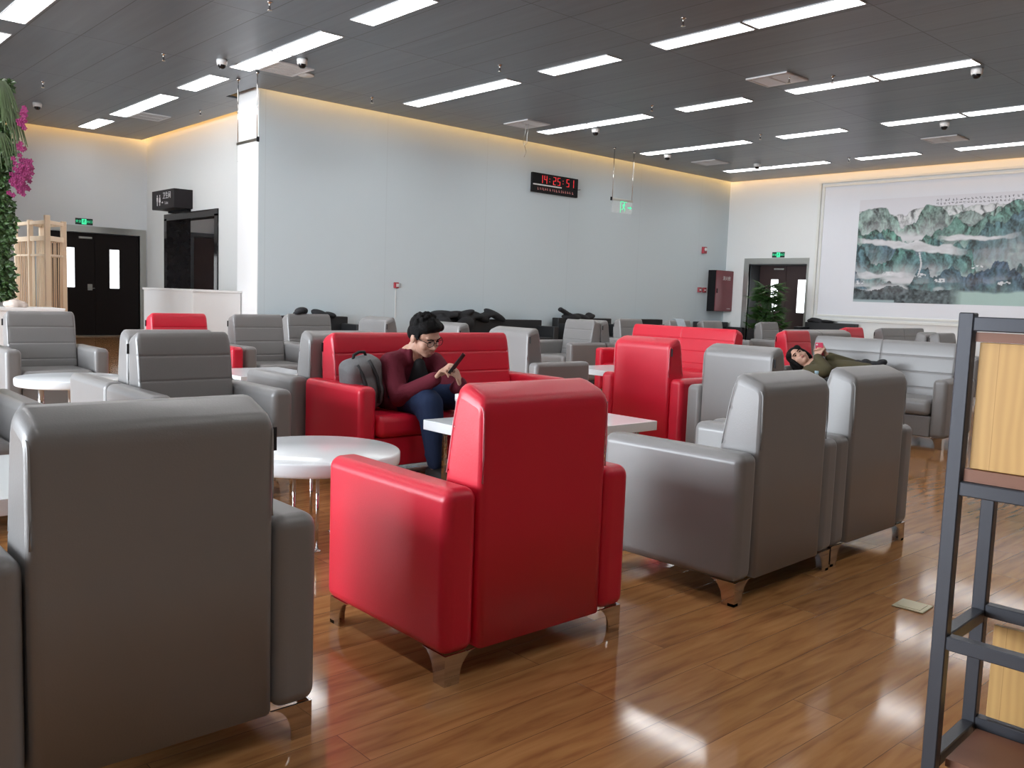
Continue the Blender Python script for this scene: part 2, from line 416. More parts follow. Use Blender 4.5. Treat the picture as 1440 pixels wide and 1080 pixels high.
# west wall: long daylight windows
b = bmesh.new(); WY0, WY1, WZ0, WZ1 = 4.6, 14.2, .25, 4.1
rbox(b, XW - .25, XW, YS, WY0, 0, HT); rbox(b, XW - .25, XW, WY1, 22, 0, HT)
rbox(b, XW - .25, XW, WY0, WY1, 0, WZ0); rbox(b, XW - .25, XW, WY0, WY1, WZ1, HT)
struct('wall_west', b, 'wall')
NW = 6
for i in range(NW):
    y0 = WY0 + (WY1 - WY0) * i / NW; y1 = WY0 + (WY1 - WY0) * (i + 1) / NW
    b = bmesh.new(); f = .06
    rbox(b, XW - .16, XW - .06, y0, y0 + f, WZ0, WZ1); rbox(b, XW - .16, XW - .06, y1 - f, y1, WZ0, WZ1)
    rbox(b, XW - .16, XW - .06, y0 + f, y1 - f, WZ0, WZ0 + f); rbox(b, XW - .16, XW - .06, y0 + f, y1 - f, WZ1 - f, WZ1)
    rbox(b, XW - .16, XW - .06, y0 + f, y1 - f, 2.9, 2.9 + f)
    struct('window_%d' % (i + 1), b, 'winframe')
b = bmesh.new(); rbox(b, 1.0, 1.2, 15.7, YL, 0, HT); struct('wall_light_block', b, 'wall')  # unseen partition added to keep window light off the recess walls
# washroom lobby behind the opening
b = bmesh.new()
rbox(b, XR + .25, 8.02, OY1, OY1 + .2, 0, 3.0)
struct('wall_lobby_marble', b, 'marble')
b = bmesh.new()
rbox(b, XR + .25, 10.8, 21.6, 21.8, 0, 3.2); rbox(b, 10.8, 11, 15.2, 21.8, 0, 3.2); rbox(b, XR + .25, 11, 15.2, 15.4, 0, 3.2); rbox(b, XR + .25, 11, 15.2, 21.8, 3.2, 3.3)
struct('wall_lobby', b, 'wall')
b = bmesh.new()   # lobby door with frame
rbox(b, 8.72, 8.80, 21.52, 21.6, 0, 2.42); rbox(b, 8.72, 10.1, 21.52, 21.6, 2.42, 2.52); rbox(b, 10.02, 10.1, 21.52, 21.6, 0, 2.42)
d3 = struct('door_3', b, 'reveal')
b = bmesh.new(); rbox(b, 8.81, 10.01, 21.54, 21.59, 0.01, 2.41, .004, 1); obj('door_leaf', b, 'door_red', d3)
b = bmesh.new()   # dark polished frame around the opening
rbox(b, XR - .03, XR + .27, OY1 - .02, OY1 + .13, 0, OZ); rbox(b, XR - .03, XR + .27, OY0 - .13, OY0 + .02, 0, OZ); rbox(b, XR - .03, XR + .27, OY0 - .13, OY1 + .13, OZ - .04, OZ + .10)
struct('trim_2', b, 'marble', smooth=False)

# double door in the northwest wall
def door_leaf(parent, x0, x1, y, z1, wx0, wx1, wz0, wz1, m, axis):
    """leaf with a tall vision panel; axis 'x' runs along x, 'y' along y"""
    b = bmesh.new()
    def bx(a0, a1, z0, zz, t0, t1):
        if axis == 'x': rbox(b, a0, a1, y + t0, y + t1, z0, zz)
        else: rbox(b, y + t0, y + t1, a0, a1, z0, zz)
    bx(x0, wx0, .03, z1, 0, .05); bx(wx1, x1, .03, z1, 0, .05); bx(wx0, wx1, .03, wz0, 0, .05); bx(wx0, wx1, wz1, z1, 0, .05)
    leaf = obj('door_leaf', b, m, parent)
    b = bmesh.new(); bx(wx0, wx1, wz0, wz1, .02, .03); obj('pane', b, 'door_glass', leaf)
    return leaf
b = bmesh.new(); fr = .14
rbox(b, DX0 - fr, DX0, YL - .03, YL + .12, 0, DZ + fr); rbox(b, DX1, DX1 + fr, YL - .03, YL + .12, 0, DZ + fr); rbox(b, DX0, DX1, YL - .03, YL + .12, DZ, DZ + fr)
d1 = struct('door_1', b, 'steel')
sp = 6.36
l1 = door_leaf(d1, DX0 + .01, sp - .004, YL + .03, DZ - .01, 5.73, 5.94, 1.09, 1.96, 'door_dark', 'x')
l2 = door_leaf(d1, sp + .004, DX1 - .01, YL + .03, DZ - .01, 6.68, 6.89, 1.09, 1.96, 'door_dark', 'x')
b = bmesh.new(); rbox(b, 6.20, 6.30, YL + .005, YL + .03, 1.03, 1.17, .005, 1); cyl(b, (6.22, YL - .02, 1.08), (6.34, YL - .02, 1.08), .009); cyl(b, (6.25, YL + .01, 1.08), (6.25, YL - .02, 1.08), .008); obj('door_handle', b, 'steel', l1)
b = bmesh.new(); rbox(b, 6.02, 6.30, YL - .01, YL + .03, 2.17, 2.215, .006, 1); obj('door_closer', b, 'steel', l1)
b = bmesh.new(); rbox(b, DX0, DX1, YL - .02, YL + .14, 0, .022, .004, 1); obj('threshold', b, 'steel', d1)
# east door
XD = XE + .5
b = bmesh.new(); fr = .15
rbox(b, XE - .02, XE + .06, EY1, EY1 + fr, 0, EZ + fr); rbox(b, XE - .02, XE + .06, EY0 - .05, EY0, 0, EZ + fr); rbox(b, XE - .02, XE + .06, EY0, EY1, EZ, EZ + fr)
d2 = struct('door_2', b, 'steel')
b = bmesh.new()
rbox(b, XE + .06, XD, EY1 - .02, EY1, 0, EZ); rbox(b, XE + .06, XD, EY0, EY0 + .02, 0, EZ); rbox(b, XE + .06, XD, EY0 + .02, EY1 - .02, EZ - .02, EZ)
obj('reveal', b, 'reveal', d2)
l1 = door_leaf(d2, 12.46, EY1 - .03, XD - .02, EZ - .03, 12.68, 12.90, 1.08, 1.93, 'door_red', 'y')
l2 = door_leaf(d2, EY0 + .03, 12.45, XD - .02, EZ - .03, 11.88, 12.11, 1.08, 1.93, 'door_red', 'y')
b = bmesh.new(); rbox(b, XD - .07, XD - .02, 12.5, 12.8, 2.18, 2.225, .006, 1); obj('door_closer', b, 'steel', l1)
b = bmesh.new(); rbox(b, XD - .1, XD + .3, EY0, EY1, EZ, EZ + .3); rbox(b, XD + .05, XD + .3, EY0 - .2, EY1 + .2, 0, EZ + .3); struct('wall_east_corridor', b, 'reveal')
b = bmesh.new(); rbox(b, DX0 - .2, DX1 + .2, YL + .3, YL + .4, 0, DZ + .3); struct('wall_northwest_corridor', b, 'reveal')

# ------------------------------------------------------------------ lights
def area(name, loc, rot, sx, sy, power, col):
    l = bpy.data.lights.new(name, 'AREA'); l.shape = 'RECTANGLE'; l.size = sx; l.size_y = sy; l.energy = power; l.color = col
    o = bpy.data.objects.new(name, l); C.objects.link(o); o.location = loc; o.rotation_euler = rot; return o
w = bpy.data.worlds.new('overcast_sky'); sc.world = w; w.use_nodes = True
bg = w.node_tree.nodes['Background']; bg.inputs[0].default_value = (.86, .93, 1., 1); bg.inputs[1].default_value = 31.0
for i in range(3):   # daylight portals in the window openings
    y0 = WY0 + (WY1 - WY0) * (i + .5) / 3
    o = area('window_portal', (XW - .02, y0, (WZ0 + WZ1) / 2), (0, -PI / 2, 0), WZ1 - WZ0, (WY1 - WY0) / 3, 1, (1, 1, 1))
    o.data.cycles.is_portal = True
warm = (1., .54, .15)
def cove(x0, y0, x1, y1, nx, ny):
    L = math.hypot(x1 - x0, y1 - y0); c = Vector(((x0 + x1) / 2 - nx * .05, (y0 + y1) / 2 - ny * .05, HC + .21))
    o = area('cove_led_strip', c, (0, 0, 0), L, .05, 2.3 * L, warm)
    d = Vector((nx, ny, -.9)).normalized(); a_ = Vector((ny, -nx, 0)); z_ = -d; y_ = z_.cross(a_)
    o.matrix_world = Matrix(((a_.x, y_.x, z_.x, c.x), (a_.y, y_.y, z_.y, c.y), (a_.z, y_.z, z_.z, c.z), (0, 0, 0, 1)))
cove(XP, YM - .17, XE, YM - .17, 0, 1)
cove(XE - .17, YS, XE - .17, YM, 1, 0)
cove(XR - .17, YB + .2, XR - .17, YL, 1, 0)
cove(0, YL - .17, XR, YL - .17, 0, 1)

def lamp_proto():
    t = thing('ceiling_light', '', 'ceiling light', (0, 0, HC), 0, 'recessed ceiling lights')
    b = bmesh.new(); L, W, f = 1.325, .33, .012
    for x0, x1, y0, y1 in ((0, W, 0, f), (0, W, L - f, L), (0, f, f, L - f), (W - f, W, f, L - f)): rbox(b, x0, x1, y0, y1, -.012, 0)
    obj('frame', b, 'lampframe', t)
    b = bmesh.new(); rbox(b, f, W - f, f, L - f, -.007, -.001); obj('diffuser', b, 'diff', t)
    return t
lp = lamp_proto(); used = False
colname = {-.37: 'unseen row on the window side', 2.75: 'row over the round tables', 5.80: 'row passing the toilet entrance', 8.92: 'second row from toilet entrance', 12.09: 'third row from toilet entrance', 15.20: 'second row from the painting', 18.34: 'row nearest the painting'}
bands = [(-1.30, 'unseen overhead panel behind the viewer'), (.03, 'unseen overhead panel near the viewer'), (2.75, 'single short panel nearest the viewer'), (4.78, 'near half of nearest long strip'), (6.14, 'far half of nearest long strip'), (8.20, 'short panel between long strips'), (10.21, 'near half of far long strip'), (11.56, 'far half of far long strip')]  # viewer bands and window-side row extend the grid unseen, added for illumination
recess = [(13.58, 'short panel left of white pillar'), (15.62, 'near half of recess strip'), (16.96, 'far half of recess strip'), (18.94, 'last short panel by the double door')]
for x, cn in colname.items():
    for y, bn in bands + (recess if x == 5.80 else recess[:1] if x == 2.75 else []):
        lb = 'white ceiling light, %s, %s' % (bn, cn)
        if not used: lp.location = (x, y, HC); lp['label'] = lb; used = True
        else: dup(lp, (x, y, HC), 0, lb)

# ceiling vents
def vent_proto():
    t = thing('ceiling_vent', '', 'vent', (0, 0, HC), 0, 'ceiling vents')
    b = bmesh.new(); rbox(b, -.27, .27, -.31, .31, -.006, 0); obj('backing', b, 'ventdark', t)
    b = bmesh.new()
    for x0, x1, y0, y1 in ((-.29, .29, -.33, -.29), (-.29, .29, .29, .33), (-.29, -.25, -.29, .29), (.25, .29, -.29, .29), (-.25, .25, -.015, .015)): rbox(b, x0, x1, y0, y1, -.02, 0)
    obj('frame', b, 'vent', t)
    b = bmesh.new()
    for i in range(14):
        x = -.235 + i * .036; rbox(b, x, x + .020, -.29, .29, -.016, -.006)
    obj('grille', b, 'vent', t); return t
vp = vent_proto()
for i, (x, y, lb) in enumerate(((11.45, 7.2, 'white slotted ceiling vent at upper right, beside the long light strips'), (11.45, 12.47, 'white ceiling vent with loose wires hanging, above the red clock'), (17.1, 12.35, 'small far ceiling vent near the corner above the right door'), (17.28, 7.2, 'ceiling vent above the left part of the landscape painting'), (6.42, 12.32, 'ceiling vent beside the hanging sign at the white pillar'), (6.42, 17.85, 'ceiling vent in the recess in front of the toilet entrance'))):
    if i == 0: vp.location = (x, y, HC); vp['label'] = lb
    else: dup(vp, (x, y, HC), 0, lb)
# wires out of the vent
b = bmesh.new(); tube(b, [(11.42, 12.47, HC - .01), (11.42, 12.48, HC - .18), (11.40, 12.50, HC - .34), (11.42, 12.46, HC - .45)], .006, 6); tube(b, [(11.47, 12.44, HC - .01), (11.45, 12.45, HC - .2), (11.48, 12.48, HC - .36), (11.43, 12.5, HC - .40), (11.45, 12.46, HC - .52), (11.41, 12.47, HC - .62)], .006, 6)
tag(obj('loose_wire', b, 'steel'), 'thin loose wires dangling from the ceiling vent above the clock', 'wire')
# cameras
def dome_proto():
    t = thing('dome_camera', '', 'security camera', (0, 0, HC), 0, 'ceiling dome cameras')
    b = bmesh.new(); lathe(b, [(0, 0), (.075, 0), (.078, -.02), (.07, -.075), (.0, -.075)]); obj('housing', b, 'white_plastic', t)
    b = bmesh.new(); lathe(b, [(.055, -.075), (.05, -.105), (.03, -.125), (0, -.13)]); obj('dome', b, 'black_glass', t); return t
dp = dome_proto()
for i, (x, y, lb) in enumerate(((5.56, 12.6, 'white dome camera with black eye, left of the hanging sign'), (6.32, 11.64, 'white dome camera by the vent right of the hanging sign'), (12.59, 11.77, 'white dome camera under the light strip above the clock'), (15.69, 12.48, 'white dome camera right of the hanging exit sign'), (12.64, 4.92, 'white dome camera at the end of the upper right light strip'), (17.87, 11.61, 'white dome camera on the light strip nearest the far corner'), (15.8, 6.61, 'small white dome camera below the rightmost light strip'), (4.55, 18.3, 'small white dome camera by the light in the left recess'))):
    if i == 0: dp.location = (x, y, HC); dp['label'] = lb
    else: dup(dp, (x, y, HC), 0, lb)
b = bmesh.new(); lathe(b, [(0, 0), (.13, 0), (.13, -.012), (.11, -.02), (0, -.02)], 6.8, 12.42, HC); tag(obj('ceiling_speaker', b, 'white_plastic'), 'round flat white ceiling speaker beside the vent at the pillar', 'speaker')
# sprinklers
b = bmesh.new(); lathe(b, [(0, 0), (.035, 0), (.035, -.008), (.012, -.012), (.01, -.06), (.016, -.065), (.004, -.085), (.028, -.09), (.028, -.094), (0, -.094)], seg=14)
sp0 = tag(obj('sprinkler', b, 'chrome', smooth=True), '', 'sprinkler', 'ceiling sprinklers')
for i, (x, y, lb) in enumerate(((4.86, 12.96, 'small chrome ceiling sprinkler at upper left, left of the dome camera'), (4.15, 16.33, 'small ceiling sprinkler near the top of the green wall'), (4.84, 9.69, 'small ceiling sprinkler at the top edge above the hanging sign'), (8.32, 12.93, 'small ceiling sprinkler near the wall edge left of the long strip'), (8.35, 9.7, 'small ceiling sprinkler above the left end of the strip over the clock wall'), (11.42, 6.98, 'small ceiling sprinkler under the upper right vent'), (8.37, 6.53, 'small ceiling sprinkler left of the largest light strip'), (11.68, 9.67, 'small ceiling sprinkler at the right end of the strip above the clock'), (18.27, 9.6, 'small ceiling sprinkler above the painting near the last lights'), (11.8, 6.53, 'small ceiling sprinkler right of the upper right vent'), (6.84, 16.43, 'small ceiling sprinkler in the recess above the toilet sign'), (14.9, 9.65, 'small ceiling sprinkler in front of the single panel near the far corner'))):
    o = sp0 if i == 0 else sp0.copy()
    if i: C.objects.link(o)
    o.location = (x, y, HC); o['label'] = lb

# hanging glass exit signs
def running_man(b, cx, cy, s, mt):
    """pictogram in a local xy plane"""
    def q(pts, w=.0): 
        t = bmesh.new(); vs = [t.verts.new((cx + x * s, cy + y * s, .0)) for x, y in pts]; t.faces.new(vs)
        r = bmesh.ops.extrude_face_region(t, geom=list(t.faces)); 
        for v in [e for e in r['geom'] if isinstance(e, bmesh.types.BMVert)]: v.co.z += .0015
        t.transform(mt); merge(b, t)
    def line(x0, y0, x1, y1, w):
        d = Vector((x1 - x0, y1 - y0)); n = Vector((-d.y, d.x)).normalized() * w / 2
        q([(x0 + n.x, y0 + n.y), (x1 + n.x, y1 + n.y), (x1 - n.x, y1 - n.y), (x0 - n.x, y0 - n.y)])
    q([(.12 + .13 * math.cos(a * PI / 4), .72 + .13 * math.sin(a * PI / 4)) for a in range(8)])
    line(.08, .55, -.1, .0, .24); line(.05, .5, .38, .28, .11); line(.05, .5, -.32, .38, .11); line(-.32, .38, -.42, .12, .1)
    line(-.05, .02, .25, -.28, .14); line(.25, -.28, .2, -.72, .12); line(-.1, .02, -.3, -.38, .14); line(-.3, -.38, -.68, -.42, .12)
def arrow(b, cx, cy, s, mt, flip=1):
    for pts in ([(-.9, .14), (.2, .14), (.2, -.14), (-.9, -.14)], [(.15, .5), (.9, 0), (.15, -.5)]):
        t = bmesh.new(); t.faces.new([t.verts.new((cx + flip * x * s, cy + y * s, 0)) for x, y in pts])
        r = bmesh.ops.extrude_face_region(t, geom=list(t.faces))
        for v in [e for e in r['geom'] if isinstance(e, bmesh.types.BMVert)]: v.co.z += .0015
        t.transform(mt); merge(b, t)
def hanging(x, y, along, lb, drop, rods, lit):
    t = thing('hanging_exit_sign', lb, 'exit sign', (x, y, HC))
    ax = Vector((1, 0, 0)) if along == 'x' else Vector((0, 1, 0))
    for s in (-1, 1):
        p = ax * s * rods; b = bmesh.new(); cyl(b, (p.x, p.y, 0), (p.x, p.y, -drop), .008, seg=8); lathe(b, [(0, 0), (.03, 0), (.03, -.03), (.01, -.04), (0, -.04)], p.x, p.y, 0, seg=12); obj('rod', b, 'chrome', t, smooth=False)
    e = ax * (rods + .03); b = bmesh.new()
    rbox(b, -max(e.x, .015), max(e.x, .015), -max(e.y, .015), max(e.y, .015), -drop - .045, -drop, .004, 1); obj('rail', b, 'steel', t)
    b = bmesh.new(); rbox(b, -max(e.x - .02, .004), max(e.x - .02, .004), -max(e.y - .02, .004), max(e.y - .02, .004), -drop - .30, -drop - .045); obj('glass_panel', b, 'glass', t)
    if lit:
        mt = basis((.06, -.006, -drop - .17), (1, 0, 0), (0, 0, 1)); b = bmesh.new(); running_man(b, .0, 0, .12, mt); arrow(b, .19, 0, .075, mt)
        for x0, x1, z0, z1 in ((-.12, -.105, -.12, .12), (-.105, .10, .105, .12)): rbox(b, x0 + .06, x1 + .06, -.0075, -.006, z0 - drop - .17, z1 - drop - .17)
        obj('pictogram', b, 'exit_lit', t)
    b = bmesh.new(); p = -e if along == 'x' else -e; rbox(b, p.x - .018, p.x + .018, p.y - .018, p.y + .018, -drop - .06, -drop + .015, .004, 1); obj('end_cap', b, 'black_plastic', t)
    return t
hanging(6.22, 13.16, 'y', 'clear hanging sign on two rods in front of the white pillar', .98, .33, False)
hanging(14.68, 12.85, 'x', 'hanging glass exit sign with green running man on two rods', 1.05, .32, True)

# wall exit signs
def wall_exit(o, x, name_lb):
    t = thing('exit_sign', name_lb, 'exit sign', o)
    mt = basis((0, 0, 0), x, (0, 0, 1)); xv = Vector(x); nrm = xv.cross(Vector((0, 0, 1)))
    b = bmesh.new(); rbox(b, -.185, .185, -.073, .073, -.03, 0, .004, 1, mtx=mt); obj('case', b, 'exit_case', t)
    mt2 = Matrix.Translation(nrm * .0005) @ mt
    b = bmesh.new(); rbox(b, -.05, .05, -.058, .058, 0, .001, mtx=mt2); o2 = obj('lit_panel', b, 'exit_lit', t)
    b = bmesh.new(); running_man(b, 0, 0, .062, Matrix.Translation(nrm * .002) @ mt); obj('pictogram', b, 'exit_case', t)
    for cx, s in ((-.115, '安全'), (.115, '出口')): text_mesh(s, .062, 'exit_lit', 'lettering', Matrix.Translation(nrm * .001) @ mt @ Matrix.Translation((cx, 0, 0)), t)
wall_exit((6.135, YL - .001, 2.54), (1, 0, 0), 'green lit exit sign above the left double door')
wall_exit((XE - .001, 12.43, 2.545), (0, -1, 0), 'green lit exit sign above the right door beside the painting')

# washroom sign: dark box on the wall above the opening
t = thing('toilet_sign', 'dark box sign with white symbols above the toilet entrance', 'sign', (XR, 19.0, 3.0))
b = bmesh.new(); rbox(b, -.40, 0, -.60, .62, -.19, .20, .006, 1); obj('sign_box', b, 'signbox', t)
b = bmesh.new(); rbox(b, -.1, 0, -.5, .5, -.235, -.19); obj('bracket', b, 'black_plastic', t)
mt = basis((-.403, 0, 0), (0, -1, 0), (0, 0, 1))
b = bmesh.new()
for cx, sk in ((-.30, 0), (-.16, 1)):
    t2 = bmesh.new(); bmesh.ops.create_circle(t2, cap_ends=True, radius=.024, segments=14); t2.transform(mt @ Matrix.Translation((cx, .085, .001))); merge(b, t2)
    pts = [(-.04, .055), (.04, .055), (.035, -.03), (.022, -.03), (.02, -.12), (-.02, -.12), (-.022, -.03), (-.035, -.03)] if not sk else [(-.03, .055), (.03, .055), (.055, -.05), (.02, -.05), (.02, -.12), (-.02, -.12), (-.02, -.05), (-.055, -.05)]
    t2 = bmesh.new(); t2.faces.new([t2.verts.new((cx + u, v, .001)) for u, v in pts]); t2.transform(mt); merge(b, t2)
arrow(b, -.02, -.06, .05, mt @ Matrix.Rotation(0, 4, 'Z'))
obj('pictogram', b, 'white_ink', t)
text_mesh('卫生间', .15, 'white_ink', 'lettering', mt @ Matrix.Translation((.22, .07, 0)), t)
text_mesh('Toilet', .085, 'pale_ink', 'lettering', mt @ Matrix.Translation((.20, -.08, 0)), t)

# red LED clock
t = thing('digital_clock', 'long black digital wall clock with red digits reading 14 25 51', 'clock', (13.72, YM, 3.68))
b = bmesh.new(); rbox(b, -.70, .70, -.06, 0, -.205, .205, .008, 2); obj('case', b, 'black_plastic', t)
seg7 = {'1': 'bc', '4': 'bcfg', '2': 'abged', '5': 'afgcd'}
b = bmesh.new(); hw, hh, th = .042, .085, .016
def sg(b, cx, cz, s):
    R7 = {'a': (-hw, hw, hh - th, hh), 'd': (-hw, hw, -hh, -hh + th), 'g': (-hw, hw, -th / 2, th / 2), 'b': (hw - th, hw, 0, hh), 'c': (hw - th, hw, -hh, 0), 'f': (-hw, -hw + th, 0, hh), 'e': (-hw, -hw + th, -hh, 0)}
    for q in seg7[s]:
        x0, x1, z0, z1 = R7[q]; rbox(b, cx + x0, cx + x1, -.063, -.0602, cz + z0 + .003, cz + z1 - .003)
for s, cx in zip('142551', (-.44, -.31, -.04, .09, .37, .52)): sg(b, cx, .08, s)
for cx in (-.19, .22):
    for z in (.05, .11): rbox(b, cx - .008, cx + .008, -.063, -.0602, z - .008, z + .008)
obj('digits', b, 'led', t)
b = bmesh.new(); x = -.54
while x < .58:
    w_ = random.uniform(.012, .04); z0 = random.uniform(-.02, 0)
    rbox(b, x, x + w_, -.0625, -.0602, -.135 + z0, -.118 + z0); rbox(b, x, x + .010, -.0625, -.0602, -.145, -.098); x += w_ + random.uniform(.03, .06)
obj('date_row', b, 'led_dim', t)
b = bmesh.new(); rbox(b, -.68, .18, -.0640, -.0602, -.055, -.028); obj('glare_strip', b, 'white_ink', t)  # white bar painted in for the glare across the clock face
b = bmesh.new(); tube(b, [(.55, -.065, -.03), (.66, -.07, -.035), (.76, -.07, -.02)], .008, 6); obj('cable', b, 'black_plastic', t)

# fire equipment on the main wall
def wall_box(name, lb, cat, x, z, wx, wz, d, m): 
    t = thing(name, lb, cat, (x, YM, z)); b = bmesh.new(); rbox(b, -wx / 2, wx / 2, -d, 0, -wz / 2, wz / 2, .008, 2); obj('housing', b, m, t); return t
t = wall_box('alarm_button', 'small red and white alarm button low on the main wall', 'alarm', 9.62, 1.36, .10, .11, .04, 'redpaint')
b = bmesh.new(); rbox(b, -.01, .05, -.046, -.04, -.03, .03); obj('button', b, 'white_plastic', t)
b = bmesh.new(); rbox(b, -.006, .006, -.010, 0, -.62, -.056); obj('conduit', b, 'white_plastic', t)
t = wall_box('fire_siren', 'small red fire siren high on the main wall near the corner', 'alarm', 19.28, 2.62, .13, .17, .08, 'redpaint')
b = bmesh.new(); lathe(b, [(0, .03), (.035, .025), (.045, 0)], mtx=Matrix.Translation((0, -.08, .02)) @ Matrix.Rotation(PI / 2, 4, 'X'), seg=14); obj('lamp', b, 'white_plastic', t)
for i, x in enumerate((19.19, 19.40)):
    t = wall_box('call_point', ('left' if i == 0 else 'right') + ' one of two small red call points beside the fire cabinet', 'alarm', x, 1.585, .13, .13, .05, 'redpaint')
    b = bmesh.new(); rbox(b, -.035, .035, -.055, -.05, -.02, .02); obj('label_plate', b, 'white_ink', t)
t = thing('fire_cabinet', 'dark red fire hose cabinet on the wall by the corner', 'fire cabinet', (19.955, YM - .004, 1.58))
b = bmesh.new(); rbox(b, -.39, .39, -.24, 0, -.54, .54, .006, 1); obj('cabinet_body', b, 'black_plastic', t)
b = bmesh.new(); rbox(b, -.385, .385, -.262, -.242, -.535, .535, .005, 1); dr = obj('cabinet_door', b, 'cab_red', t)
b = bmesh.new(); rbox(b, -.35, -.33, -.285, -.262, -.06, .06, .004, 1); obj('handle', b, 'black_plastic', dr)
text_mesh('消火栓', .12, 'white_ink', 'lettering', basis((.08, -.2635, .33), (1, 0, 0), (0, 0, 1)), t)
b = bmesh.new(); rbox(b, .15, .30, -.2635, -.262, -.47, -.46); obj('small_label', b, 'white_ink', t)

# ------------------------------------------------------------------ landscape painting on the east wall
t = thing('landscape_painting', 'large framed ink landscape of green mountains and white mist', 'painting', (XE, 7.5, 0))
b = bmesh.new(); ya, yb, za, zb = -5.0, 3.89, .92, 4.32
for k, (o_, w_, d_) in enumerate(((0, .06, .05), (.10, .05, .035))):
    A, B, Z0, Z1 = ya + o_, yb - o_, za + o_, zb - o_
    for y0, y1, z0, z1 in ((A, B, Z1 - w_, Z1), (A, B, Z0, Z0 + w_), (A, A + w_, Z0 + w_, Z1 - w_), (B - w_, B, Z0 + w_, Z1 - w_)): rbox(b, -d_, 0, y0, y1, z0, z1, .006, 1)
obj('frame_moulding', b, 'moulding', t)
b = bmesh.new(); rbox(b, -.008, -.001, ya + .1, yb - .1, za + .1, zb - .1); obj('backing_board', b, 'paper', t)
def noise1(x, seed, octs=5, per=1.0):
    r = np.random.default_rng(seed); out = np.zeros_like(x); a = 1.
    for o_ in range(octs):
        tb = r.random(512) * 2 - 1; u = x * per * 2 ** o_ + 57.3; i = np.floor(u).astype(int); f = u - i; f = f * f * (3 - 2 * f)
        out += a * (tb[i % 512] * (1 - f) + tb[(i + 1) % 512] * f); a *= .5
    return out
def noise2(x, y, seed, octs=4):
    r = np.random.default_rng(seed); out = np.zeros_like(x); a = 1.
    for o_ in range(octs):
        tb = r.random((256, 256)) * 2 - 1; u = x * 2 ** o_; v = y * 2 ** o_; i = np.floor(u).astype(int); j = np.floor(v).astype(int); f = u - i; g = v - j
        f = f * f * (3 - 2 * f); g = g * g * (3 - 2 * g)
        out += a * ((tb[i % 256, j % 256] * (1 - f) + tb[(i + 1) % 256, j % 256] * f) * (1 - g) + (tb[i % 256, (j + 1) % 256] * (1 - f) + tb[(i + 1) % 256, (j + 1) % 256] * f) * g); a *= .55
    return out
PW, PH = 5.6, 2.40; nx, nz = 420, 190
U, V = np.meshgrid(np.linspace(0, PW, nx), np.linspace(0, PH, nz), indexing='ij')   # u to the right, v up
paper = np.array([.80, .79, .83]); col = np.ones((nx, nz, 3)) * paper
def blend(colr, a):
    global col
    col = col * (1 - a[..., None]) + np.asarray(colr) * a[..., None]
layers = [(2.12, .10, 2.2, (.52, .53, .53), .5), (1.95, .20, 1.6, (.20, .28, .25), .75), (1.70, .30, 1.3, (.11, .23, .19), .85), (1.25, .34, 1.5, (.08, .15, .17), .8), (.95, .34, 1.9, (.09, .19, .19), .7), (.62, .28, 2.3, (.06, .12, .15), .5)]
for li, (base, amp, per, c_, fade) in enumerate(layers):
    rid = base + amp * noise1(U[:, 0], 11 + li, 6, per) + .10 * np.abs(noise1(U[:, 0], 44 + li, 3, 3.0)) + (.10 * np.clip(U[:, 0] - 1.2, 0, 3) if li in (2, 3) else 0)
    rid = np.minimum(rid, 2.20 + .03 * noise1(U[:, 0], 77, 4, 3.))
    depth = rid[:, None] - V; m_ = np.clip(depth / .012, 0, 1)
    warp = .12 * noise2(U * 2.2, V * 2.2, 140 + li)
    stroke = noise2((U + warp) * 13 + V * 2.5, (V + warp) * 4.5 + li, 30 + li, 5); fine = noise2(U * 34, V * 26, 60 + li, 3)
    shade = np.clip(.95 + .95 * stroke + .35 * fine, .12, 2.6); edge = np.exp(-np.clip(depth, 0, 9) / .018)
    tint = noise2(U * 1.3 + li, V * 1.3, 170 + li)[..., None]
    cc = (np.array(c_)[None, None, :] + np.array([-.012, .022, .004]) * tint + np.array([-.012, .0, .014]) * -tint * (li > 2)) * shade[..., None]
    cc = np.clip(cc, .012, .8) * (1 - .6 * edge[..., None])
    f_ = np.clip(1 - depth / fade, 0, 1) ** .6
    blend(cc, m_ * (.30 + .68 * f_))
    fog = np.clip((noise2(U * 1.0 + 3 * li, V * 3.0 + 7, 80 + li) + .12) * 2.4, 0, 1) * np.exp(-((V - (base - fade * .62)) / .13) ** 2) * np.clip(1.25 - U / 5., .2, 1)
    blend((.72, .72, .74), np.clip(fog, 0, .96))
for k, (v0, sl, th, u1) in enumerate(((1.46, -.10, .085, 2.6), (.58, .02, .075, 1.5), (1.42, .03, .07, 3.6))):
    um = 0 if k < 2 else 1.9
    cen = v0 + sl * (U - um) + .05 * noise1(U[:, 0], 300 + k, 4, 1.6)[:, None]
    bulge = th * (1 + .5 * noise1(U[:, 0], 310 + k, 4, 2.6)[:, None])
    a_ = np.clip((bulge - np.abs(V - cen)) / .03, 0, 1) * np.clip((u1 - U) / .5, 0, 1) * np.clip((U - um + .05) / .25, 0, 1)
    blend(np.clip(np.array([.72, .72, .74])[None, None, :] * (1 + .12 * noise2(U * 5, V * 12, 320 + k))[..., None], 0, .85), np.clip(a_, 0, .93))
water = np.clip((.34 - V + .05 * noise1(U[:, 0], 99, 4, 1.5)[:, None]) / .05, 0, 1) * np.clip((U - 2.2) / .3, 0, 1)
blend((.46, .63, .58), water * .92)
rocks = ((V < .30 + .12 * noise1(U[:, 0], 123, 5, 1.8)[:, None]) & (U < 2.5)).astype(float) * np.clip((2.5 - U) / .3, 0, 1)
blend(np.clip(np.array([.06, .075, .08])[None, None, :] * (1.3 + 1.2 * noise2(U * 14, V * 14, 7))[..., None], .01, .5), rocks * .92)
blend((.40, .50, .52), np.clip((.07 - V) / .03, 0, 1) * (U < 1.0))
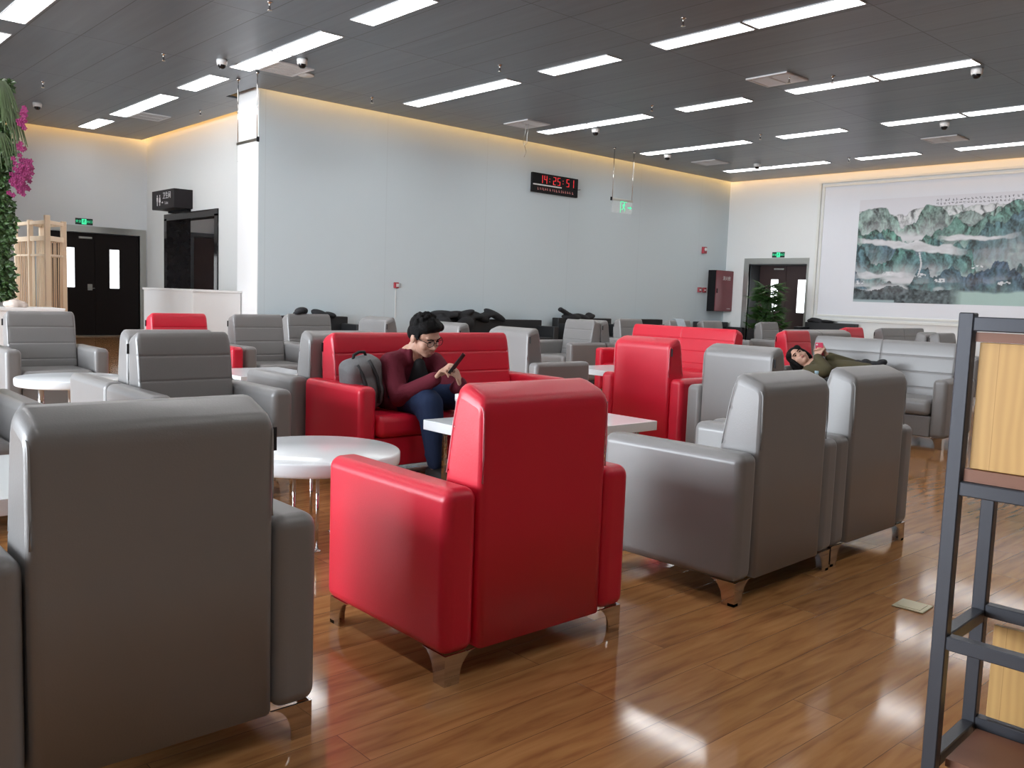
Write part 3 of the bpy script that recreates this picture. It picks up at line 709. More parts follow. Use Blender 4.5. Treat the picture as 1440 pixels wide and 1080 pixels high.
for k in range(9):
    cu, cv = .2 + .62 * k + .1 * rng.standard_normal(), .62 + .12 * rng.standard_normal()
    blend((.85, .86, .88), (np.hypot((U - cu) / .13, (V - cv) / .045) < 1) * (noise2(U * 25, V * 25, 200 + k) > .0) * .85)
blend((.78, .79, .80), (np.abs(U - 1.52 - .03 * np.sin(V * 9)) < .018) * (V > .62) * (V < 1.15) * .8)
col = np.clip(col, .01, .95) * .86
me = bpy.data.meshes.new('artwork')
vv = np.stack([np.full(nx * nz, -.0105), 2.83 - U.ravel(), 1.405 + V.ravel()], 1)
ii = np.arange(nx * nz).reshape(nx, nz); q = np.stack([ii[:-1, :-1], ii[1:, :-1], ii[1:, 1:], ii[:-1, 1:]], -1).reshape(-1, 4)
me.from_pydata(vv.tolist(), [], q.tolist())
at = me.color_attributes.new('Paint', 'FLOAT_COLOR', 'POINT'); at.data.foreach_set('color', np.concatenate([col.reshape(-1, 3), np.ones((nx * nz, 1))], 1).astype(np.float32).ravel())
m = mat('ink_and_wash', (.8, .8, .8), .6); a_ = m.node_tree.nodes.new('ShaderNodeAttribute'); a_.attribute_name = 'Paint'; m.node_tree.links.new(a_.outputs['Color'], m.node_tree.nodes['Principled BSDF'].inputs['Base Color'])
obj('artwork', me, m, t)
b = bmesh.new()
for r_ in range(2):
    for k in range(34):
        y = 1.02 - k * .082; z = 3.705 - r_ * .075
        for s in range(4):
            dy, dz = random.uniform(-.02, .02), random.uniform(-.02, .02)
            if random.random() < .5: rbox(b, -.0125, -.0115, y + dy - .018, y + dy + .018, z + dz - .003, z + dz + .003)
            else: rbox(b, -.0125, -.0115, y + dy - .003, y + dy + .003, z + dz - .018, z + dz + .018)
obj('calligraphy', b, 'ink', t)

# ------------------------------------------------------------------ armchairs and sofas
def seat_profile():
    P = [(-.35, .095), (-.35, .50), (-.351, .835), (-.349, .862), (-.341, .882), (-.326, .895), (-.290, .910), (-.258, .922), (-.234, .926), (-.216, .914), (-.207, .888)]
    z_, y_ = .875, -.206
    def yy(z): return -.205 + (.875 - z) / (.875 - .42) * .075
    prev = .875
    for s in (.785, .640, .495):
        mid = (prev + s) / 2; P += [(yy(mid) + .002, mid), (yy(s + .014) + .001, s + .014), (yy(s + .004), s + .004), (yy(s) - .006, s), (yy(s - .004), s - .004), (yy(s - .014) + .001, s - .014)]; prev = s
    P += [(yy(.44), .44), (-.13, .30), (-.13, .095)]
    return P
def offset_profile(P, d):
    n = len(P); out = []
    for i in range(n):
        a, b_, c = Vector(P[i - 1]), Vector(P[i]), Vector(P[(i + 1) % n])
        e1, e2 = (b_ - a).normalized(), (c - b_).normalized(); nn = (Vector((e1.y, -e1.x)) + Vector((e2.y, -e2.x)))
        if nn.length < 1e-6: nn = Vector((e1.y, -e1.x))
        nn.normalize(); out.append(tuple(b_ - nn * d * -1 if False else b_ + nn * d * ORI))
    return out
ORI = 1
def loft(bm, P, secs):
    rings = []
    w = max(abs(x) for x, d in secs); rc = .034
    for x, d in secs:
        u = max(0., abs(x) - (w - rc)); drop = rc - math.sqrt(max(0., rc * rc - u * u)); drop *= .9
        rings.append([bm.verts.new((x, y, z if z < .80 else .80 + (z - .80) * (1 - drop / .121))) for y, z in offset_profile(P, d)])
    n = len(P)
    for A, B in zip(rings, rings[1:]):
        for i in range(n):
            f = bm.faces.new((A[i], A[(i + 1) % n], B[(i + 1) % n], B[i])); f.smooth = True
    bm.faces.new(rings[0]); bm.faces.new(list(reversed(rings[-1])))
    bmesh.ops.recalc_face_normals(bm, faces=bm.faces)
    return bm
def leg_bm(sx, sy, cx, cy):
    """two mirror-polished curved plates meeting at the outer corner"""
    b = bmesh.new(); h = .098
    prof = [(0, 0), (.058, 0)] + [(.058 + .062 * (1 - math.cos(a)), h * .12 + h * .88 * math.sin(a)) for a in [i * PI / 2 / 7 for i in range(1, 8)]] + [(0, h)]
    def mp(u, v, w): return (cx - sx * u, cy - sy * w, v)
    for kind in (0, 1):
        A = []; B = []
        for u, v in prof:
            A.append(b.verts.new((cx - sx * u, cy, v) if kind == 0 else (cx, cy - sy * u, v)))
            B.append(b.verts.new((cx - sx * max(u, .006), cy - sy * .006, v) if kind == 0 else (cx - sx * .006, cy - sy * max(u, .006), v)))
        n = len(prof)
        for i in range(n): b.faces.new((A[i], A[(i + 1) % n], B[(i + 1) % n], B[i]))
        b.faces.new(A); b.faces.new(list(reversed(B)))
    rbox(b, min(cx, cx - sx * .03), max(cx, cx - sx * .03), min(cy, cy - sy * .03), max(cy, cy - sy * .03), 0, .012)
    bmesh.ops.recalc_face_normals(b, faces=b.faces)
    return b
def make_seat(name, cat, colr, w, panels):
    lm, pm = M[colr], M[colr + 'pipe']
    t = thing(name, '', cat)
    P = seat_profile()
    b = bmesh.new(); r = .020
    secs = [(-w, r), (-w + .003, r * .55), (-w + .009, r * .2), (-w + .020, 0), (-w + .033, 0), (-w + .048, 0)]
    if panels == 2: secs += [(-.013, 0), (-.005, .003), (0, .009), (.005, .003), (.013, 0)]
    secs += [(w - .048, 0), (w - .033, 0), (w - .020, 0), (w - .009, r * .2), (w - .003, r * .55), (w, r)]
    loft(b, P, secs); bk = obj('backrest', b, lm, t, wn=True)
    for s in (-1, 1):
        b = bmesh.new(); x = s * (w - .006)
        Q = offset_profile(P, .004)
        tube(b, [(x, y, z if z < .80 else .80 + (z - .80) * (1 - .031 / .121)) for y, z in [(-.349, .625), (-.350, .70)] + Q[2:11]] + [(x, -.205 + (.875 - z) / .455 * .075 - .004, z) for z in (.8, .7, .63)], .0032, 6); obj('piping', b, pm, bk)
    if colr != 'x':
        b = bmesh.new(); rbox(b, w - .002, w + .012, -.335, -.331, .790, .850); obj('fabric_tag', b, 'tag', bk)
    for s in (-1, 1):
        b = bmesh.new(); x0, x1 = sorted((s * (w + .004), s * (w + .131))); rbox(b, x0, x1, -.352, .36, .095, .612, .038, 5)
        for v in b.verts:
            if v.co.z > .4: v.co.z += .006 * (1 - ((v.co.x - (x0 + x1) / 2) / .065) ** 2)
            v.co.x += s * .006 * max(0, 1 - ((v.co.y) / .36) ** 2) * max(0, 1 - ((v.co.z - .35) / .26) ** 2) * (1 if (v.co.x - (x0 + x1) / 2) * s > .03 else 0)
        obj('armrest', b, lm, t, smooth=True, wn=True)
    b = bmesh.new(); rbox(b, -w - .002, w + .002, -.30, .335, .095, .285, .012, 2); obj('base', b, lm, t, smooth=True, wn=True)
    for k in range(panels):
        x0 = -w + .002 + k * (2 * w) / panels; x1 = x0 + 2 * w / panels - .004
        b = bmesh.new(); rbox(b, x0, x1, -.15, .375, .288, .43, .045, 5)
        for v in b.verts:
            if v.co.z > .38: v.co.z += .014 * max(0, 1 - ((v.co.x - (x0 + x1) / 2) / ((x1 - x0) / 2)) ** 2) * max(0, 1 - ((v.co.y - .11) / .27) ** 2)
        obj('seat_cushion', b, lm, t, smooth=True, wn=True)
    for sx in (-1, 1):
        for sy in (-1, 1): obj('leg', leg_bm(sx, sy, sx * (w + .117), sy * .345), 'chrome', t)
    return t
protos = {}
def seat(kind, colr, x, y, yaw, lb, w=.285, group=None):
    key = (kind, colr, round(w, 3))
    name = {'chair': colr + '_armchair', 'sofa': colr + '_sofa'}[kind]; name = {'grey': 'grey', 'red': 'red'}[colr] + '_' + ('armchair' if kind == 'chair' else 'sofa')
    g = group or ({'chair': ' leather armchairs', 'sofa': ' leather two seat sofas'}[kind]); g = colr + g if group is None else g
    if key not in protos:
        t = make_seat(name, 'armchair' if kind == 'chair' else 'sofa', colr, w, 1 if kind == 'chair' else 2)
        t.location = (x, y, 0); t.rotation_euler = (0, 0, math.radians(yaw)); t['label'] = lb; t['group'] = g; protos[key] = t; return t
    return dup(protos[key], (x, y, 0), math.radians(yaw), lb, g)
A = lambda *a, **k: seat('chair', *a, **k)
S = lambda *a, **k: seat('sofa', *a, **k)
A('grey', .757, 2.385, 0, 'nearest grey leather armchair, seen from behind at bottom left')
A('red', 2.022, 2.385, -.5, 'large red leather armchair in the centre foreground, seen from behind')
A('grey', 3.365, 2.275, 2, 'grey leather armchair right of the big red one, its left arm toward us')
A('grey', 4.215, 2.31, 1, 'rightmost foreground grey armchair, beside the shelf, seen from behind')
A('grey', .762, 5.0, 180, 'grey armchair cut by the left edge, only its arm showing behind the nearest chair')
A('grey', 2.204, 8.646, 179.5, 'grey armchair at far left in front of the bamboo screen, facing us')
A('grey', 2.093, 5.038, 180.5, 'grey armchair facing us just behind the nearest grey chair')
A('grey', 2.10, 5.775, 0, 'grey armchair back to back with the one behind the nearest chair')
A('red', 3.468, 8.62, 181, 'small red armchair at left in front of the white counter')
A('grey', 4.335, 8.66, 180.5, 'grey armchair right of the small left red armchair, facing us')
A('grey', 5.20, 9.12, 180, 'dark shaded grey armchair in front of the black sofa under the left wall')
A('grey', 3.275, 5.70, 0, 'grey armchair back to back with the left end of the man\'s red sofa')
S('red', 3.84, 4.965, 179.5, 'red leather sofa with the seated man on it', w=.78)
A('grey', 6.02, 8.72, -90, 'grey armchair with pale lit back left of the man\'s head')
A('grey', 5.93, 7.27, -90, 'grey armchair with only its pale top showing right of the man\'s head')
A('grey', 5.86, 6.162, -90, 'grey armchair with pale lit back right behind the man\'s red sofa')
A('grey', 8.99, 8.75, 90, 'grey armchair facing left, mid-distance right of the black sofa with jackets')
A('grey', 9.71, 8.75, -90, 'grey armchair back to back with the mid-distance one facing left')
A('red', 5.85, 4.54, -89.5, 'red armchair with bright back, right of the square table')
A('grey', 5.635, 3.50, -90.3, 'grey armchair with bright back between the red armchair and the woman')
S('red', 8.57, 6.62, 89.7, 'red leather sofa facing left behind the bright red armchair', w=.78)
S('grey', 8.27, 3.963, 92.5, 'grey leather sofa with the woman lying on it', w=.70)
A('red', 9.825, 5.45, 180, 'small red armchair just behind the lying woman\'s head')
S('grey', 10.75, 6.19, 0, 'grey sofa with its back to us behind the small red armchair', w=.78)
A('grey', 11.165, 9.24, 180, 'far grey armchair just left of the red sofa\'s backrest, facing us')
A('grey', 12.10, 8.95, 180, 'far grey armchair with a pale cloth over its back')
A('grey', 12.95, 8.90, 180, 'far grey armchair right of the one with the cloth')
A('grey', 14.37, 8.65, 180, 'far grey armchair in front of the palm by the right door')
S('grey', 14.97, 6.45, 180, 'far grey sofa behind the woman\'s sofa, below the painting', w=.80)
A('red', 13.45, 6.55, 180, 'far red armchair peeking over the woman\'s sofa, below the painting')
A('grey', 12.83, 4.88, 180, 'far grey armchair at right beside the shelf, below the painting')
A('grey', 12.80, 5.60, 0, 'far grey armchair back to back with the one beside the shelf')

# black sofas along the walls
rv = random.uniform
def black_sofa(x0, x1, y0, y1, h, lb, back):
    t = thing('black_sofa', lb, 'sofa', ((x0 + x1) / 2, (y0 + y1) / 2, 0), 0, 'black sofas along the walls')
    X, Y = (x1 - x0) / 2, (y1 - y0) / 2
    b = bmesh.new(); rbox(b, -X + .13, X - .13, -Y + .02, Y, .10, .40, .02, 2) if back == 'y' else rbox(b, -X + .02, X, -Y + .13, Y - .13, .10, .40, .02, 2); obj('seat', b, 'black_leather', t, smooth=True, wn=True)
    b = bmesh.new(); rbox(b, -X, X, Y - .2, Y, .08, h, .015, 2) if back == 'y' else rbox(b, X - .2, X, -Y, Y, .08, h, .015, 2); obj('backrest', b, 'black_leather', t, smooth=True, wn=True)
    for s in (-1, 1):
        b = bmesh.new()
        if back == 'y': rbox(b, *sorted((s * X, s * (X - .14))), -Y, Y - .2, .08, h - .12, .015, 2)
        else: rbox(b, -X, X - .2, *sorted((s * Y, s * (Y - .14))), .08, h - .12, .015, 2)
        obj('armrest', b, 'black_leather', t, smooth=True, wn=True)
    for sx in (-1, 1):
        for sy in (-1, 1):
            b = bmesh.new(); cyl(b, (sx * (X - .08), sy * (Y - .08), 0), (sx * (X - .08), sy * (Y - .08), .10), .02, seg=10); obj('leg', b, 'chrome', t)
black_sofa(6.95, 8.42, 13.2, 13.92, .76, 'black sofa against the left end of the main wall', 'y')
black_sofa(10.4, 13.25, 13.2, 13.92, .745, 'long black sofa with jackets piled on it, below the clock', 'y')
black_sofa(13.75, 15.5, 13.2, 13.92, .80, 'black sofa along the wall behind the mid-distance grey chairs', 'y')
black_sofa(16.4, 17.4, 13.2, 13.92, .80, 'short black sofa along the wall above the red sofa\'s top', 'y')
black_sofa(18.9, 20.2, 13.2, 13.92, .76, 'black sofa in the corner below the fire cabinet', 'y')
black_sofa(19.55, 20.27, 10.1, 11.4, .87, 'black sofa under the left edge of the painting', 'x')

def lump(name, lb, cat, parts, m, vox=.02):
    b = bmesh.new()
    for c, r in parts: ell(b, c, r, Euler((random.uniform(-.4, .4), random.uniform(-.4, .4), random.uniform(-.5, .5))).to_matrix())
    return tag(obj(name, bake(name, b, vox, 3), m), lb, cat)
lump('jacket', 'black jackets heaped on the long black sofa below the clock', 'jacket', [((10.35 + i * .22, 13.72 + rv(-.03, .03), .80 + (.035 if i in (1, 2, 3, 6, 7) else 0)), (.30, .13, rv(.055, .085))) for i in range(8)] + [((10.28, 13.70, .80), (.16, .10, .045)), ((10.45, 13.55, .62), (.22, .14, .20)), ((11.0, 13.58, .62), (.35, .12, .18))], 'black_cloth', .025)
lump('coat', 'black coat with raised collar on the black sofa left of the grey chairs', 'jacket', [((13.80 + k * .055, 13.72, .985 - k * .022), (.06, .07, .05)) for k in range(7)] + [((14.1 + k * .2, 13.72, .83), (.2, .11, .06)) for k in range(4)] + [((14.75, 13.72, .86), (.10, .1, .07))], 'black_cloth', .018)
lump('cap', 'dark cap resting on top of the shaded grey armchair at left', 'cap', [((5.13, 9.40, .955), (.085, .07, .05)), ((5.07, 9.36, .94), (.07, .05, .03))], 'black_cloth', .012)
lump('handbag', 'black bag on the left end of the black wall sofa', 'bag', [((7.85, 13.72, .80), (.17, .1, .07)), ((8.05, 13.72, .79), (.12, .08, .05))], 'black_cloth')
lump('coat', 'black coat thrown on the black sofa under the painting', 'jacket', [((20.14, 11.1, .91), (.10, .2, .05)), ((20.14, 10.85, .90), (.1, .2, .04)), ((20.14, 11.28, .90), (.10, .1, .05))], 'black_cloth')
b = bmesh.new()   # pale cloth draped over a chair back
cp = [(-.12, .70), (-.205, .885), (-.235, .932), (-.262, .938), (-.292, .932), (-.322, .915), (-.352, .885), (-.362, .84), (-.364, .66)]
for x0 in (0,):
    for (ya_, za_), (yb_, zb_) in zip(cp, cp[1:]):
        pass
pr = [(8.95 - y, z) for y, z in cp]; pr2 = [(8.95 - y * 1.0 - (.006 if y < -.26 else -.006) * -1, z + .006) for y, z in cp]
poly_prism(b, pr + list(reversed([(y + (.007 if y > 9.2 else -.007), z + .007) for y, z in pr])), 0, 11.98, 12.20)
tag(obj('towel', b, 'towel', smooth=False), 'pale blue cloth draped over the back of a far grey armchair', 'cloth')

# ------------------------------------------------------------------ tables
def round_table(x, y, r, h, lb, nleg, lr):
    t = thing('round_table', lb, 'table', (x, y, 0), 0, 'white round coffee tables')
    b = bmesh.new(); lathe(b, [(0, h - .065), (r - .012, h - .065), (r - .003, h - .06), (r, h - .05), (r, h - .01), (r - .004, h - .003), (r - .012, h), (0, h)], seg=64); obj('tabletop', b, 'white_top', t)
    for i in range(nleg):
        a = 2 * PI * i / nleg + .25 if nleg == 3 else math.radians((211, 245, 31, 65)[i]); rr = .62 * r if nleg == 3 else .185; b = bmesh.new(); px, py = rr * math.cos(a), rr * math.sin(a)
        cyl(b, (px, py, 0), (px, py, h - .065), lr, seg=14); lathe(b, [(0, 0), (lr + .012, 0), (lr + .01, .008), (lr, .012)], px, py, 0, seg=14); obj('leg', b, 'chrome', t)
def rect_table(x0, x1, y0, y1, h, lb):
    t = thing('rectangular_table', lb, 'table', ((x0 + x1) / 2, (y0 + y1) / 2, 0), 0, 'white rectangular coffee tables')
    X, Y = (x1 - x0) / 2, (y1 - y0) / 2
    b = bmesh.new(); rbox(b, -X, X, -Y, Y, h - .06, h, .004, 2); obj('tabletop', b, 'white_top', t, smooth=True, wn=True)
    for sx in (-1, 1):
        for sy in (-1, 1):
            b = bmesh.new(); rbox(b, *sorted((sx * (X - .10), sx * (X - .125))), *sorted((sy * (Y - .06), sy * (Y - .085))), 0, h - .06, .003, 1); obj('leg', b, 'chrome', t)
round_table(2.10, 3.70, .405, .45, 'white round table between the nearest grey chair and the big red armchair', 4, .008)
round_table(2.08, 7.52, .40, .45, 'white round table at far left in front of the bamboo screen chair', 3, .022)
rect_table(3.15, 4.45, 3.51, 4.26, .45, 'white rectangular table in front of the seated man, behind the big red armchair')
rect_table(-.25, 1.05, 3.36, 4.23, .45, 'white rectangular table at left edge beside the nearest grey armchair')
rect_table(3.30, 4.05, 7.08, 7.86, .45, 'small white table in front of the small left red armchair')
rect_table(7.12, 7.9, 6.32, 6.98, .45, 'small white table in front of the red sofa facing left')
rect_table(6.55, 7.30, 3.55, 4.85, .45, 'white table in front of the lying woman, mostly hidden by chairs')
# glass on the man's table
t = thing('drinking_cup', 'small clear cup with white lid on the table in front of the man', 'cup', (3.38, 4.185, .45))
b = bmesh.new(); lathe(b, [(0, 0), (.03, 0), (.033, .01), (.037, .145), (.034, .145), (.030, .012), (0, .012)], seg=24); obj('cup_body', b, 'clear', t)
b = bmesh.new(); lathe(b, [(.0365, .11), (.040, .11), (.040, .15), (0.034, .152), (0, .152)], seg=24); obj('lid', b, 'white_plastic', t)
t = thing('water_bottle', 'clear water bottle with pale blue top in front of the lying woman', 'bottle', (6.92, 3.79, .45))
b = bmesh.new(); lathe(b, [(0, 0), (.032, 0), (.034, .01), (.034, .15), (.03, .17), (.014, .20), (.013, .21), (0, .21)], seg=20); obj('bottle_body', b, 'clear', t)
b = bmesh.new(); lathe(b, [(.0345, .05), (.0348, .05), (.0348, .155), (.0345, .155)], seg=20); obj('bottle_label', b, 'bottle_blue', t)
b = bmesh.new(); lathe(b, [(.016, .205), (.017, .207), (.017, .225), (0, .226)], seg=16); obj('cap', b, 'bottle_blue', t)
# floor outlet
t = thing('floor_socket', 'square brass floor socket plate in the wooden floor at right', 'socket', (3.595, 1.475, 0), math.radians(4))
b = bmesh.new(); rbox(b, -.062, .062, -.062, .062, 0, .006, .002, 1); obj('cover_plate', b, 'brass', t)
b = bmesh.new(); rbox(b, -.045, .045, -.045, .045, .006, .0075, .001, 1); obj('flip_lid', b, 'brass', t)

# ------------------------------------------------------------------ counters, green wall, bamboo screen
t = thing('white_counter', 'white counter against the white pillar, in front of the toilet entrance', 'counter', (6.37, 15.6, 0))
b = bmesh.new(); rbox(b, -.43, .42, -1.02, 1.25, 0, 1.11, .005, 1); obj('cabinet_body', b, 'white_cab', t)
b = bmesh.new(); rbox(b, -.45, .43, -1.04, 1.27, 1.11, 1.15, .005, 1); obj('countertop', b, 'white_cab', t)
t = thing('low_counter', 'low white counter at left in front of the green wall', 'counter', (2.1, 12.2, 0))
b = bmesh.new(); rbox(b, -1.3, 1.12, -.28, .28, 0, .83, .005, 1); obj('cabinet_body', b, 'white_cab', t)
b = bmesh.new(); rbox(b, -1.32, 1.14, -.30, .30, .83, .868, .005, 1); obj('countertop', b, 'white_cab', t)
lump('ornamental_stone', 'small pale stone on the low white counter below the green wall', 'stone', [((2.72, 12.1, .91), (.09, .07, .06)), ((2.80, 12.1, .90), (.07, .06, .045)), ((2.66, 12.12, .90), (.07, .05, .045))], 'stone', .012)

def leaf_quad(b, p, d, n, L, W, curl=.15):
    """a pointed leaf with a midrib fold"""
    d = Vector(d).normalized(); n = Vector(n); s = d.cross(n); 
    if s.length < 1e-4: s = d.orthogonal()
    s.normalize(); n = s.cross(d).normalized(); p = Vector(p)
    a = b.verts.new(p); t1 = b.verts.new(p + d * L * .45 + s * W - n * curl * W); t2 = b.verts.new(p + d * L * .45 - s * W - n * curl * W); m_ = b.verts.new(p + d * L * .5 + n * curl * W); e = b.verts.new(p + d * L - n * curl * L * .3)
    b.faces.new((a, t1, m_)); b.faces.new((a, m_, t2)); b.faces.new((t1, e, m_)); b.faces.new((m_, e, t2))
GX, GY = 2.99, 13.62
t = thing('green_wall', 'tall leafy green wall column with magenta flowers at the left edge', 'plant wall', (GX, GY, 0))
b = bmesh.new(); rbox(b, -1.6, -.17, .02, .35, 0, 3.86); obj('panel', b, 'beige', t)
rv = random.uniform
def ivy(name, m, n, x0, x1, z0, z1, d0):
    b = bmesh.new()
    for i in range(n):
        z = rv(z0, z1); p = (rv(x0, x1) + .03 * math.sin(z * 7), rv(-d0, .16), z)
        leaf_quad(b, p, (rv(-1, 1), rv(-1, .2), rv(-1, .3)), (rv(-.3, .3), -1, rv(-.2, .6)), rv(.05, .10), rv(.02, .035))
    return obj(name, b, m, t)
ivy('ivy_foliage', 'leaf', 4200, -.24, .055, .95, 3.86, .09)
ivy('lit_foliage', 'leaf_lit', 1500, -.62, -.20, .95, 3.75, .05)
b = bmesh.new()
for cx, cz, n, Lh in ((-.12, 3.78, 40, .62), (-.02, 3.45, 26, .62), (-.14, 3.10, 14, .5)):
    for i in range(n):
        a = rv(-1.0, 1.0); out = rv(.06, .24); L_ = rv(.5, 1.) * Lh; pts = []
        for k in range(6):
            u = k / 5; pts.append((cx + out * u * math.cos(a) * 1.1, -.08 - .10 * u, cz + .10 * math.sin(u * PI) * 1.0 - L_ * u * u))
        prev = None
        for k, pt in enumerate(pts):
            w_ = .012 * (1 - abs(k / 5 - .35)); v0 = b.verts.new((pt[0] - w_, pt[1], pt[2])); v1 = b.verts.new((pt[0] + w_, pt[1] - .004, pt[2]))
            if prev: b.faces.new((prev[0], prev[1], v1, v0))
            prev = (v0, v1)
obj('hanging_grass', b, 'grass', t)
b = bmesh.new()
for cx, cz, n, sp_ in ((.150, 2.68, 64, .075), (.16, 3.30, 12, .03), (.10, 2.50, 50, .07), (.185, 3.42, 8, .03), (.13, 2.98, 7, .03)):
    for i in range(n):
        p = (cx + random.gauss(0, sp_ * .7), rv(-.30, -.16), cz + random.gauss(0, sp_))
        for k in range(5):
            a = 2 * PI * k / 5; leaf_quad(b, p, (math.cos(a), -.2, math.sin(a)), (0, -1, 0), .040, .018)
obj('flowers', b, 'flower', t)

# bamboo screen: three folded panels with open upper frames
t = thing('bamboo_screen', 'pale wooden folding screen with vertical slats left of the double door', 'screen', (0, 0, 0))
PT = [(3.444, 15.167, 2.07), (3.499, 14.578, 2.09), (3.574, 13.969, 2.10), (3.894, 14.355, 2.09), (3.795, 15.135, 2.08)]
for i, (x, y, z) in enumerate(PT):
    b = bmesh.new(); w_ = .035 if i != 0 else .025; rbox(b, x - w_, x + w_, y - w_, y + w_, 0, z + (.04 if i == 2 else 0), .004, 1); obj('post', b, 'lightwood', t)
def bar(b, p, q_, z0, z1, th):
    p, q_ = Vector((p[0], p[1], 0)), Vector((q_[0], q_[1], 0)); d = (q_ - p); L_ = d.length; ang = math.atan2(d.y, d.x)
    rbox(b, 0, L_, -th / 2, th / 2, z0, z1, mtx=Matrix.Translation(p) @ Matrix.Rotation(ang, 4, 'Z'))
for i, j, kind in ((0, 1, 0), (1, 2, 1), (2, 3, 0), (4, 3, 1), (1, 4, 2)):
    p, q_ = PT[i], PT[j]
    b = bmesh.new(); bar(b, p, q_, 2.02, 2.07, .035); obj('top_rail', b, 'lightwood', t)
    if kind == 2: continue
    b = bmesh.new(); bar(b, p, q_, 1.78, 1.85, .035); bar(b, p, q_, 1.56, 1.59, .03); bar(b, p, q_, .10, .16, .03); obj('cross_rail', b, 'lightwood', t)
    if (i, j) == (4, 3): continue
    b = bmesh.new(); n = 8
    for k in range(1, n):
        u = k / n + rv(-.012, .012); x, y = p[0] + (q_[0] - p[0]) * u, p[1] + (q_[1] - p[1]) * u; cyl(b, (x, y, .1), (x + rv(-.01, .01), y, 1.80), rv(.008, .013), seg=8)
    obj('slat_panel', b, 'bamboo_dark' if kind == 0 else 'lightwood', t)

# palm in front of the east door
t = thing('potted_palm', 'tall leafy potted palm in front of the right door', 'plant', (18.9, 11.75, 0))
b = bmesh.new(); lathe(b, [(0, 0), (.16, 0), (.21, .36), (.22, .38), (.20, .38), (.19, .33), (0, .33)], seg=28); obj('pot', b, 'pot', t)
b = bmesh.new(); lathe(b, [(0, .335), (.19, .335)], seg=20); obj('soil', b, 'soil', t)
b = bmesh.new(); b2 = bmesh.new()
for i in range(88):
    a = rv(0, 2 * PI); hgt = rv(.70, 1.72); r_ = rv(.05, .34); base = Vector((.06 * math.cos(a), .06 * math.sin(a), .33)); tip = Vector((r_ * math.cos(a), r_ * math.sin(a), hgt))
    tube(b2, [base, (base + tip) / 2 + Vector((0, 0, .06)), tip], [.010, .008, .005], 6)
    out = Vector((math.cos(a), math.sin(a), rv(-.1, .5))).normalized(); up = Vector((0, 0, 1))
    side = out.cross(up).normalized()
    for k in range(9):
        f = (k - 4) / 4; d = (out * (1 - .55 * abs(f)) + side * f * 1.0 + up * (.25 - .35 * abs(f)) * 1.0)
        leaf_quad(b, tip, d + Vector((0, 0, -.12)), up, rv(.22, .36), .028, .3)
obj('stems', b2, 'palm', t); obj('foliage', b, 'palm', t)

# ------------------------------------------------------------------ steel and wood shelf at right
t = thing('metal_shelf', 'dark metal frame shelf with pine panels at the right edge', 'shelf', (1.70, .64, 0), math.radians(3))
W, D, H, q = .78, .22, 1.203, .026
for (x, y) in ((0, 0), (D, 0), (0, -W), (D, -W)):
    b = bmesh.new(); rbox(b, x - q / 2, x + q / 2, y - q / 2, y + q / 2, 0, H if x == 0 else .868, .002, 1)
    obj('post', b, 'shelf_metal', t)
def rail(x0, x1, y0, y1, z, hh=q):
    b = bmesh.new(); rbox(b, x0, x1, y0, y1, z - hh / 2, z + hh / 2, .002, 1); obj('rail', b, 'shelf_metal', t)
h_ = q / 2
for z in (1.183, .880): rail(-h_, h_, -W + h_, -h_, z)
for z in (.585, .345, .06):
    rail(-h_, h_, -W + h_, -h_, z) if z != .345 else None
    rail(D - h_, D + h_, -W + h_, -h_, z + .012)
    rail(h_, D - h_, -h_, h_, z); rail(h_, D - h_, -W - h_, -W + h_, z)
rail(D - h_, D + h_, -W + h_, -h_, .855)
b = bmesh.new(); rbox(b, .004, .018, -W + .03, -.022, .918, 1.150, .001, 1); obj('pine_panel', b, 'pine', t)
for z0, z1 in ((.894, .917), (1.151, 1.168)):
    b = bmesh.new(); rbox(b, -.004, .012, -W + .016, -.016, z0, z1); obj('batten', b, 'plank_edge', t)
b = bmesh.new(); rbox(b, D - .004, D + .010, -W + .03, -.03, .375, .570, .001, 1); obj('pine_panel', b, 'pine', t)
b = bmesh.new(); rbox(b, .02, D - .02, -W + .02, -.02, .335, .350); obj('shelf_board', b, 'plank_edge', t)

